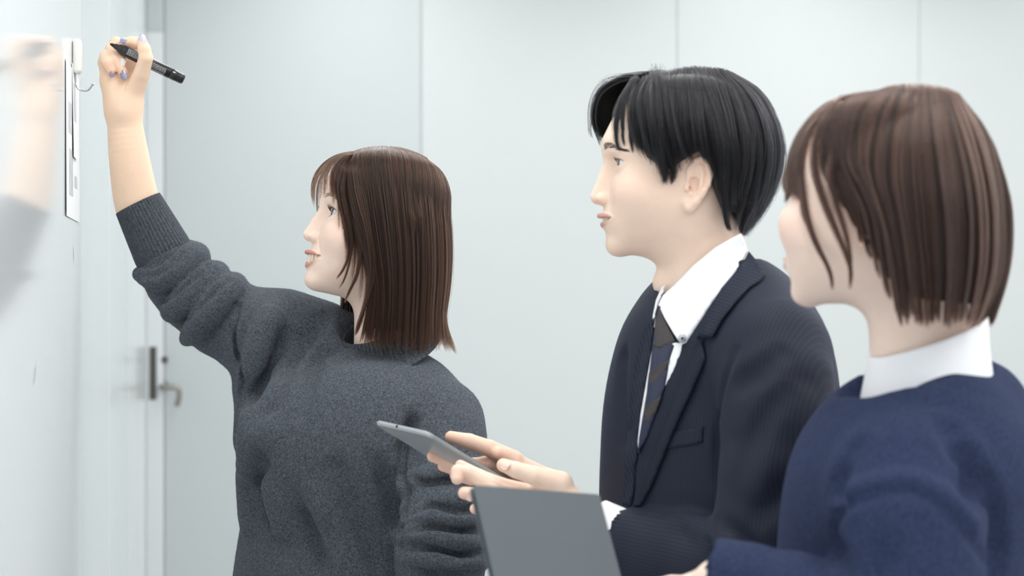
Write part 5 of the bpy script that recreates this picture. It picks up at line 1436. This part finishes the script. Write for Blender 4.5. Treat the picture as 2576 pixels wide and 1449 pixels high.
    for poly in ([(1660, 768), (1650, 800), (1643, 856), (1641, 868), (1660, 876), (1686, 866), (1699, 857), (1680, 820), (1668, 790)],
                 [(1632, 938), (1627, 985), (1650, 962), (1676, 934), (1681, 915), (1684, 905), (1660, 918)],
                 [(1622, 1020), (1612, 1075), (1632, 1062), (1652, 1034), (1664, 998), (1640, 1010)]):
        patch('tie_band', [neck, g], poly, m_tie_brown, tie, .0070, .004, 6, blur=8, **yr)
    # lapels, collar of the jacket, breast pocket
    near_lapel = [(1771, 884), (1764, 850), (1757, 846), (1740, 882), (1716, 930), (1688, 1000), (1660, 1075), (1632, 1150), (1610, 1220), (1592, 1275), (1612, 1272), (1640, 1220), (1672, 1140), (1705, 1060), (1740, 985), (1774, 905)]
    jcollar = [(1884, 632), (1904, 656), (1926, 690), (1915, 704), (1880, 728), (1846, 766), (1816, 805), (1796, 842), (1790, 850), (1764, 846), (1752, 852), (1765, 812), (1782, 775), (1815, 725), (1850, 684), (1872, 655)]
    o = patch('lapel', [g, neck], near_lapel, m_suit, jk, .009, .005, 8, blur=6, **yr); stripe_attr(o, (.75, -.3, .6), .0042, .45)
    o = patch('jacket_collar', [g, neck], jcollar, m_suit, jk, .012, .006, 8, blur=6, **yr); stripe_attr(o, (.35, 0, .94), .0042, .7)
    far_lapel = [(1648, 796), (1620, 830), (1600, 900), (1588, 980), (1580, 1080), (1572, 1180), (1566, 1270), (1590, 1275), (1600, 1180), (1606, 1110), (1616, 1030), (1630, 940), (1640, 870), (1645, 822)]
    o = patch('lapel', [g], far_lapel, m_suit, jk, .008, .005, 8, blur=8, **yr); stripe_attr(o, (.75, -.3, .3), .0042, .8)
    o = patch('breast_pocket', g, [(1676, 1090), (1720, 1082), (1771, 1072), (1768, 1114), (1720, 1122), (1662, 1130)], m_suit, jk, .0022, .003, 7, blur=3, **yr); stripe_attr(o, (.8, -.6, 0), .0042, .5)
    # shirt cuff at the near wrist
    ca, cb = PX(1498, 1328, 2.387), PX(1580, 1366, 2.368); ax = (cb - ca) / np.linalg.norm(cb - ca); u = np.cross(ax, (0, 1, 0)); u /= np.linalg.norm(u); w = np.cross(ax, u)
    ring_band('shirt_cuff', [(ca, u * .0355, w * .0355), (cb, u * .0370, w * .0370)], .002, m_shirt, shirt, 48, 6)
    return jk

# ------------------------------------------------------------------ the woman in the navy sweater
m_navy = knit_mat('navy_wool', srgb(28, 35, 58), srgb(58, 68, 98), scale=900, bump=0.35)
m_blouse = plain('white_blouse', srgb(246, 247, 250), rough=0.85, noise=0.02, scale=400)
def build_woman2():
    H = H3; g = H['g']; mm = .001
    fw = np.array([-.95, .31, 0]); lf = np.array([-.31, -.95, 0])
    D = 2.00
    Yh = 1.86
    P = lambda u, v, c: PX(u, v, Yh - c / 100.0)
    fing = [[(PX(1700, 1478 + 34 * i, 1.925), 10.5 * mm), (PX(1630, 1484 + 38 * i, 1.955), 9 * mm), (PX(1570, 1490 + 39 * i, 1.968), 8 * mm), (PX(1525, 1496 + 39 * i, 1.962), 6.8 * mm)] for i in range(4)] + [[(PX(1770, 1480, 1.885), 13 * mm), (PX(1690, 1476, 1.888), 10.5 * mm), (PX(1635, 1482, 1.895), 9 * mm), (PX(1595, 1492, 1.903), 7.4 * mm)]]
    palm = [(PX(1812, 1478, 1.868), PX(1705, 1482 + 33 * i, 1.922), .021, .0115) for i in range(4)]
    lo, hi = PX(1490, 1680, 2.0), PX(1960, 1400, 1.82); a_, b_ = np.minimum(lo, hi) - .02, np.maximum(lo, hi) + .02
    hg = hand_grid(fing, palm, a_, b_, .002, .004)
    hg.tube([PX(1815, 1478, 1.868), P(1880, 1492, 0), P(1950, 1515, 0)], [.022, .025, .027], [.024, .026, .028], (0, 1, 0), 'add', .01, 10)
    V, F = g.mesh(); V = relax(V, F, 1); HW = g.to_world(V); hv, hf = hg.mesh()
    hp = PX(2300, 1760, 2.0)
    core = body_core(
        legs=[[(hp + lf * .085, .08), (np.array([*(hp + lf * .09)[:2], .42]), .05), (np.array([*(hp + lf * .09)[:2], .08]), .04)], [(hp - lf * .085, .08), (np.array([*(hp - lf * .09)[:2], .42]), .05), (np.array([*(hp - lf * .09)[:2], .08]), .04)]],
        spine=[[(PX(2330, 940, 2.0), .045), (PX(2320, 1150, 2.0), .07), (PX(2300, 1450, 2.0), .08), (hp, .09)]],
        arms=[[(PX(2310, 1230, 1.95), .04), (PX(2285, 1290, 1.86), .04), (PX(2290, 1560, 1.80), .034), (PX(1950, 1515, 1.86), .027)], [(PX(2320, 1180, 2.06), .04), (PX(2300, 1250, 2.14), .04), (PX(2260, 1600, 2.16), .034), (PX(2050, 1620, 2.1), .026)]])
    cv, cf = core.mesh()
    W, Fa = join([(HW, F), (hv, hf), (cv, cf)])
    C = np.concatenate([head_colors(V, g, H['L'], H['p']), skin_colors(hv, SK3), skin_colors(cv, SK3)])
    me = mesh_np('person', W, Fa); set_attr(me, 'col', C, 'FLOAT_COLOR')
    person = put('person', me, m_skin)
    tag(person, 'woman with a chestnut bob in a navy sweater over a white collar, turned away', 'person')
    L = H['L']; r = np.random.default_rng(6)
    for s in (-1, 1):
        eye_part('eye', g, L, s, person, (1, 0, 0.1)); brow_part(g, L, s, person, m_brow_dark, n=80, rng=r)
    hair_woman2(H, person)
    lo = np.array([0.17, 1.60, 0.84]); hi = np.array([0.58, 2.32, 1.38]); s = Grid(lo, hi, .0036)
    T = [(2385, 1078, .085, .050), (2355, 1110, .125, .085), (2340, 1155, .150, .106), (2325, 1205, .168, .118), (2305, 1250, .172, .130), (2290, 1400, .170, .132), (2285, 1560, .172, .134), (2285, 1700, .180, .14)]
    s.tube([PX(u, v, D) for u, v, *_ in T], [a for *_, a, b in T], [b for *_, b in T], lf, 'add', .02, 40)
    s.chain([PX(2235, 1140, 1.955), PX(2255, 1170, 1.92), PX(2280, 1235, 1.87)], [.036, .048, .064], 'add', .035, .03)
    s.chain([PX(2420, 1000, 2.015), PX(2462, 1025, 2.02), PX(2482, 1130, 2.04)], [.034, .040, .05], 'add', .035, .03)
    arm = [(2282, 1235, 1.86, .068), (2285, 1330, 1.83, .066), (2290, 1450, 1.815, .064), (2290, 1570, 1.80, .062)]
    s.chain([PX(*q[:3]) for q in arm], [q[3] for q in arm], 'add', .02, .03)
    fo = [(2280, 1570, 1.80, .060), (2150, 1560, 1.82, .054), (2000, 1520, 1.845, .047), (1880, 1478, 1.86, .040), (1815, 1455, 1.865, .037)]
    s.chain([PX(*q[:3]) for q in fo], [q[3] for q in fo], 'add', .015, .02)
    # far arm
    s.chain([PX(2340, 1100, 2.05), PX(2320, 1220, 2.13)], [.055, .06], 'add', .05, .03)
    s.chain([PX(2310, 1200, 2.13), PX(2285, 1420, 2.16), PX(2250, 1600, 2.15)], [.058, .056, .052], 'add', .02, .03)
    s.chain([PX(2250, 1600, 2.15), PX(2050, 1620, 2.08)], [.05, .04], 'add', .02, .03)
    Vv = lambda p, r, d, k=.012: valley(s, p, r, d, k, 1.6, 2.3)
    Vv([(2100, 1285), (2150, 1252), (2220, 1232), (2290, 1228), (2360, 1260), (2430, 1330), (2480, 1405)], .006, .004, .008)
    ridge(s, [(2105, 1270), (2150, 1240), (2220, 1220), (2290, 1214), (2365, 1245), (2440, 1318)], .008, .003, .010, 1.6, 2.3)
    Vv([(2130, 1120), (2095, 1230), (2090, 1330), (2098, 1449)], .014, .010)
    Vv([(2470, 1150), (2500, 1250), (2508, 1350), (2515, 1449)], .014, .014)
    Vv([(2230, 1380), (2190, 1449)], .016, .006); Vv([(2400, 1060), (2440, 1150), (2460, 1230)], .018, .005)
    s.cap(PX(2330, 960, 2.0), PX(2340, 840, 1.995), .062, .066, 'cut', .004)
    s.cap(PX(2165, 960, 1.97), PX(2215, 945, 1.93), .026, .024, 'cut', .012)
    s.cap(PX(2215, 945, 1.93), PX(2400, 885, 1.90), .024, .014, 'cut', .016)
    s.cap(PX(1850, 1468, 1.862), PX(1770, 1440, 1.868), .029, .031, 'cut', .003)
    sw = cloth_obj('sweater', s, m_navy, person, lambda W: (np.zeros(len(W)), np.zeros(len(W))), 2); sw['label'] = 'navy blue wool sweater'
    n = np.array([-.34, -.05, .94]); n /= np.linalg.norm(n); a = np.array([1, 0, 0.]) - n * n[0]; a /= np.linalg.norm(a); b = np.cross(n, a)
    ring_band('collar', [(PX(2322, 1000, 1.985), a * .072, b * .070), (PX(2328, 925, 1.983), a * .066, b * .066), (PX(2334, 846, 1.982), a * .0620, b * .0630)], .004, m_blouse, person)
    legs_and_shoes(person, hp, fw, m_slack2, r0=.095)
    return person
m_slack2 = plain('grey_trousers', srgb(60, 62, 70), rough=0.9, noise=0.1, scale=200)
build_woman1(); build_man(); build_woman2()
# ------------------------------------------------------------------ things held and hung
def revolve(name, prof, a, b, seg=40):
    """surface of revolution about a-b; prof = (distance along the axis 0..1, radius)"""
    a, b = np.array(a), np.array(b); d = b - a; Ln = np.linalg.norm(d); d /= Ln
    u = np.cross(d, (0, 0, 1)); u /= np.linalg.norm(u); w = np.cross(d, u)
    bm = bmesh.new(); rings = []
    for t, r in prof:
        c = a + d * Ln * t
        rings.append([bm.verts.new(c + r * (math.cos(2 * math.pi * k / seg) * u + math.sin(2 * math.pi * k / seg) * w)) for k in range(seg)])
    for p, q in zip(rings[:-1], rings[1:]):
        for k in range(seg): bm.faces.new([p[k], p[(k + 1) % seg], q[(k + 1) % seg], q[k]])
    bm.faces.new(rings[0][::-1]); bm.faces.new(rings[-1])
    return bm_mesh(name, bm)

m_black = plain('black_plastic', srgb(20, 20, 22), rough=0.28, noise=0.05)
m_ink = plain('inked_felt', srgb(30, 30, 33), rough=0.8, noise=0.1, scale=800)
m_print = plain('white_print', srgb(214, 216, 220), rough=0.5, noise=0.05)
m_greyprint = plain('grey_print', srgb(150, 154, 162), rough=0.5, noise=0.1, scale=900)
def build_marker():
    A, B = PX(277, 110, 3.05 - .026), PX(463, 201, 3.05 - .011)
    e = empty('marker_pen', tuple((A + B) / 2)); tag(e, 'black whiteboard marker pen held in the raised hand', 'marker')
    d = (B - A) / np.linalg.norm(B - A); Ln = np.linalg.norm(B - A)
    put('nib', revolve('nib', [(0, .0012), (.02, .0022), (.05, .0030), (.095, .0034)], A, B), m_ink, e)
    put('nib_holder', revolve('nib_holder', [(.055, .0036), (.075, .0042), (.10, .0046), (.115, .0058), (.15, .0074), (.165, .0080), (.17, .0080)], A, B), m_black, e)
    put('barrel', revolve('barrel', [(.168, .0078), (.172, .0084), (.30, .0086), (.81, .0085), (.815, .0078), (.82, .0077)], A, B), m_black, e)
    put('end_cap', revolve('end_cap', [(.818, .0077), (.825, .0083), (.89, .0083), (.895, .0079), (.97, .0078), (.99, .0070), (1.0, .0052)], A, B), m_black, e)
    # printed lines on the barrel, laid on its curved side
    u = np.cross(d, (0, 0, 1)); u /= np.linalg.norm(u); w = np.cross(d, u)
    r = np.random.default_rng(9)
    def strip(t0, t1, ang, half, mat):
        bm = bmesh.new(); rows = []
        for t in np.linspace(t0, t1, 4):
            row = []
            for q in np.linspace(-1, 1, 4):
                an = math.radians(ang + half * q); c = A + d * Ln * t
                row.append(bm.verts.new(c + .0087 * (math.cos(an) * u + math.sin(an) * w)))
            rows.append(row)
        for p, q in zip(rows[:-1], rows[1:]):
            for k in range(3): bm.faces.new([p[k], p[k + 1], q[k + 1], q[k]])
        return put('printed_line', bm_mesh('printed_line', bm), mat, e)
    # angle that faces the camera
    best = max(range(0, 360, 3), key=lambda an: -(math.cos(math.radians(an)) * u + math.sin(math.radians(an)) * w)[1])
    for i in range(6):
        a0 = best - 40 + i * 12; t = .235 + .004 * r.random()
        while t < .40:
            l = .008 + .02 * r.random(); strip(t, min(t + l, .40), a0, 2.2, m_print); t += l + .005
    for i in range(4):
        a0 = best + 25 - i * 13; t = .55
        while t < .75:
            l = .010 + .025 * r.random(); strip(t, min(t + l, .77), a0, 2.2, m_print); t += l + .006
    sgn = 1 if (math.cos(math.radians(best + 30)) * u + math.sin(math.radians(best + 30)) * w)[2] < 0 else -1
    for i in range(9): strip(.58 + i * .020, .58 + i * .020 + .013, best + sgn * 52, 13, m_greyprint)
    strip(.84, .87, best - sgn * 25, 5, m_print)
    return e
build_marker()

# --- magnetic hook and papers on the whiteboard (room-local frame)
m_hookwhite = plain('white_hook_plastic', srgb(240, 238, 230), rough=0.3, noise=0.02)
m_chrome = plain('chrome_wire', srgb(190, 192, 196), rough=0.12, metal=1.0, noise=0.03)
m_paper = plain('paper', srgb(238, 242, 244), rough=0.8, noise=0.02, scale=80)
m_photo = plain('printed_photo', srgb(196, 200, 203), rough=0.6, noise=0.35, scale=60)
hk = empty('magnetic_hook', CORNER, ROOM_Z); tag(hk, 'white magnetic hook with a chrome wire hanger on the whiteboard', 'hook')
hb0, hb1 = wall_pt(183, 98), wall_pt(183, 186)
yc, zt, zb = hb0[1], hb0[2], hb1[2]
def room_mesh(name, me, mat, parent, smooth=True): return room_obj(name, me, mat, parent=parent, smooth=smooth)
bm = bmesh.new(); bmesh.ops.create_cube(bm, size=1)
for v in bm.verts: v.co = Vector((WBX + .0065 + v.co.x * .0125, yc + v.co.y * .030, (zt + zb) / 2 + v.co.z * (zt - zb)))
bmesh.ops.bevel(bm, geom=bm.edges[:], offset=.0055, segments=4, affect='EDGES', profile=.5)
room_mesh('magnet_body', bm_mesh('magnet_body', bm), m_hookwhite, hk)
s_ = (PX(0, 0, 2.8)[2] - PX(0, 1, 2.8)[2])
room_mesh('wire_hook', tube_mesh('wire_hook', [(WBX + .004, yc, zb + .008), (WBX + .004, yc, zb - 22 * s_), (WBX + .007, yc, zb - 36 * s_), (WBX + .014, yc, zb - 43 * s_), (WBX + .022, yc, zb - 40 * s_), (WBX + .0275, yc, zb - 27 * s_)], .0013, n=40), m_chrome, hk)
bm = bmesh.new(); bmesh.ops.create_uvsphere(bm, u_segments=14, v_segments=10, radius=.0022)
bmesh.ops.translate(bm, vec=Vector((WBX + .0278, yc, zb - 26 * s_)), verts=bm.verts)
room_mesh('hook_tip', bm_mesh('hook_tip', bm), m_chrome, hk)

def hung_paper(name, label, y0, y1, z1, z0, lift, curl, mat, prints=()):
    """sheet against the board; curl lifts the near and lower edges"""
    e = empty(name, CORNER, ROOM_Z); tag(e, label, 'paper', 'papers on the whiteboard')
    def at(s, t): return (WBX + .0010 + lift * (1 - s) * 0 + lift * (.25 + t) * .6 + curl * (s - .5) ** 2 * 2 * (.3 + t), y0 + (y1 - y0) * s, z1 + (z0 - z1) * t)
    def sheet(nm, s0, s1, t0, t1, off, th, m):
        bm = bmesh.new(); n = 12; F, Bk = [], []
        for i in range(n):
            F.append([]); Bk.append([])
            for j in range(n):
                p = at(s0 + (s1 - s0) * i / (n - 1), t0 + (t1 - t0) * j / (n - 1))
                F[-1].append(bm.verts.new((p[0] + off, p[1], p[2]))); Bk[-1].append(bm.verts.new((p[0] + off - th, p[1], p[2])))
        for i in range(n - 1):
            for j in range(n - 1):
                bm.faces.new([F[i][j], F[i + 1][j], F[i + 1][j + 1], F[i][j + 1]]); bm.faces.new([Bk[i][j], Bk[i][j + 1], Bk[i + 1][j + 1], Bk[i + 1][j]])
        for k in range(n - 1):
            for (a, b) in (((0, k), (0, k + 1)), ((n - 1, k), (n - 1, k + 1)), ((k, 0), (k + 1, 0)), ((k, n - 1), (k + 1, n - 1))):
                bm.faces.new([F[a[0]][a[1]], F[b[0]][b[1]], Bk[b[0]][b[1]], Bk[a[0]][a[1]]])
        return room_mesh(nm, bm_mesh(nm, bm), m, e, smooth=False)
    sheet('sheet', 0, 1, 0, 1, 0.0, .0003, mat)
    for (s0, s1, t0, t1) in prints: sheet('printed_block', s0, s1, t0, t1, .0003, .0002, m_photo)
    return e
z_top, z_bot = wall_pt(180, 172)[2], wall_pt(190, 556)[2]
ya, yb = wall_pt(164, 0)[1], wall_pt(197, 0)[1]
hung_paper('paper_sheet', 'white printed notice hanging from the magnetic hook on the whiteboard', ya, yb, z_top, z_bot, .0004, .0012, m_paper, ((.15, .45, .25, .45), (.2, .5, .55, .85), (.6, .8, .12, .2), (.62, .8, .7, .78)))
hung_paper('paper_sheet', 'narrower white sheet hanging over the notice beneath the hook', yc - .035, yc + .05, zb + .012, zb - .12, .0035, .0006, m_paper, ((.2, .8, .2, .6),))
# wiped marker traces
m_trace = plain('wiped_ink', srgb(172, 178, 182), rough=0.4, noise=0.1)
for (u0, v0, u1, v1, wd) in ((92, 905, 86, 968, .004), (184, 622, 185, 664, .002), (88, 930, 84, 975, .005)):
    a, b = wall_pt(u0, v0), wall_pt(u1, v1); bm = bmesh.new(); n = 8; L_, R_ = [], []
    for i in range(n):
        t = i / (n - 1); p = a + (b - a) * t; q = wd * math.sin(math.pi * (0.08 + .84 * t))
        L_.append(bm.verts.new((WBX + .0003, p[1] - q, p[2]))); R_.append(bm.verts.new((WBX + .0003, p[1] + q, p[2] + .004)))
    for i in range(n - 1): bm.faces.new([L_[i], R_[i], R_[i + 1], L_[i + 1]])
    room_mesh('ink_trace', bm_mesh('ink_trace', bm), m_trace, wb)

# --- tablet
m_alu = plain('silver_aluminium', srgb(172, 177, 181), rough=0.3, metal=0.2, noise=0.02)
m_glass = plain('tablet_glass', srgb(18, 19, 22), rough=0.08, coat=0.5, noise=0.02)
def slab(name, O, ux, uy, w, h, t, rad, bev, seg=8):
    """rounded slab: corner O, unit axes ux, uy, thickness along ux x uy"""
    ux, uy = np.array(ux), np.array(uy); n = np.cross(ux, uy); bm = bmesh.new(); vs = []
    for cx, cy, a0 in ((w - rad, h - rad, 0), (rad, h - rad, 90), (rad, rad, 180), (w - rad, rad, 270)):
        for k in range(seg + 1):
            a = math.radians(a0 + 90 * k / seg); p = O + ux * (cx + rad * math.cos(a)) + uy * (cy + rad * math.sin(a))
            vs.append(bm.verts.new(p))
    f = bm.faces.new(vs); ex = bmesh.ops.extrude_face_region(bm, geom=[f])
    bmesh.ops.translate(bm, vec=Vector(n * t), verts=[v for v in ex['geom'] if isinstance(v, bmesh.types.BMVert)])
    bmesh.ops.recalc_face_normals(bm, faces=bm.faces)
    if bev: bmesh.ops.bevel(bm, geom=[e for e in bm.edges if e.calc_face_angle(0) > 1.0], offset=bev, segments=3, affect='EDGES')
    return bm_mesh(name, bm)
Cc = PX(1078, 1084, 2.385)
ca = PX(938, 1053, 2.385 + .118) - Cc; ca = ca / np.linalg.norm(ca)
cb = np.array([PX(1260, 1192, 2.43) - Cc])[0]; cb -= ca * cb.dot(ca); cb /= np.linalg.norm(cb)
tab_ = empty('tablet', tuple(Cc + ca * .067 + cb * .1)); tag(tab_, 'thin silver tablet computer held in the hands of the suited man', 'tablet')
put('back_shell', slab('back_shell', Cc - ca * .0, ca, cb, .135, .20, .0061, .011, .0018), m_alu, tab_, smooth=False)
nrm = np.cross(ca, cb)
put('screen', slab('screen', Cc - nrm * .0006 + ca * .004 + cb * .004, ca, cb, .127, .192, .0006, .008, 0), m_glass, tab_, smooth=False)
jk_ = Cc + ca * .075 - cb * .0002 + nrm * .003
put('headphone_jack', cyl_mesh('headphone_jack', jk_ + cb * .003, jk_ - cb * .0005, .0019, 16), m_black, tab_, smooth=False)

# --- dark folder held by the woman in navy
m_folder = plain('charcoal_folder_board', srgb(92, 100, 106), rough=0.75, noise=0.03, scale=900)
F0, F1 = PX(1190, 1219, 1.90), PX(1509, 1243, 1.98)
fx = F1 - F0; fw_ = np.linalg.norm(fx); fx /= fw_
dn = PX(1565, 1449, 1.935) - F1; dn -= fx * dn.dot(fx); dn /= np.linalg.norm(dn)
fl = empty('folder', tuple(F0 + fx * fw_ / 2 + dn * .15)); tag(fl, 'charcoal grey document folder in front of the suited man\'s forearm', 'folder')
nf = np.cross(fx, dn)
put('front_cover', slab('front_cover', F0, fx, dn, fw_, .30, .0022, .003, .0006), m_folder, fl, smooth=False)
put('back_cover', slab('back_cover', F0 + nf * .0062, fx, dn, fw_, .30, .0022, .003, .0006), m_folder, fl, smooth=False)
put('spine', slab('spine', F0 - fx * .0005 + nf * .0022 + dn * .29, fx, dn, fw_, .0095, .0040, .001, .0003), m_folder, fl, smooth=False)
put('papers', slab('papers', F0 + nf * .0027 + fx * .006 + dn * .008, fx, dn, fw_ - .012, .280, .0030, .001, 0), m_paper, fl, smooth=False)
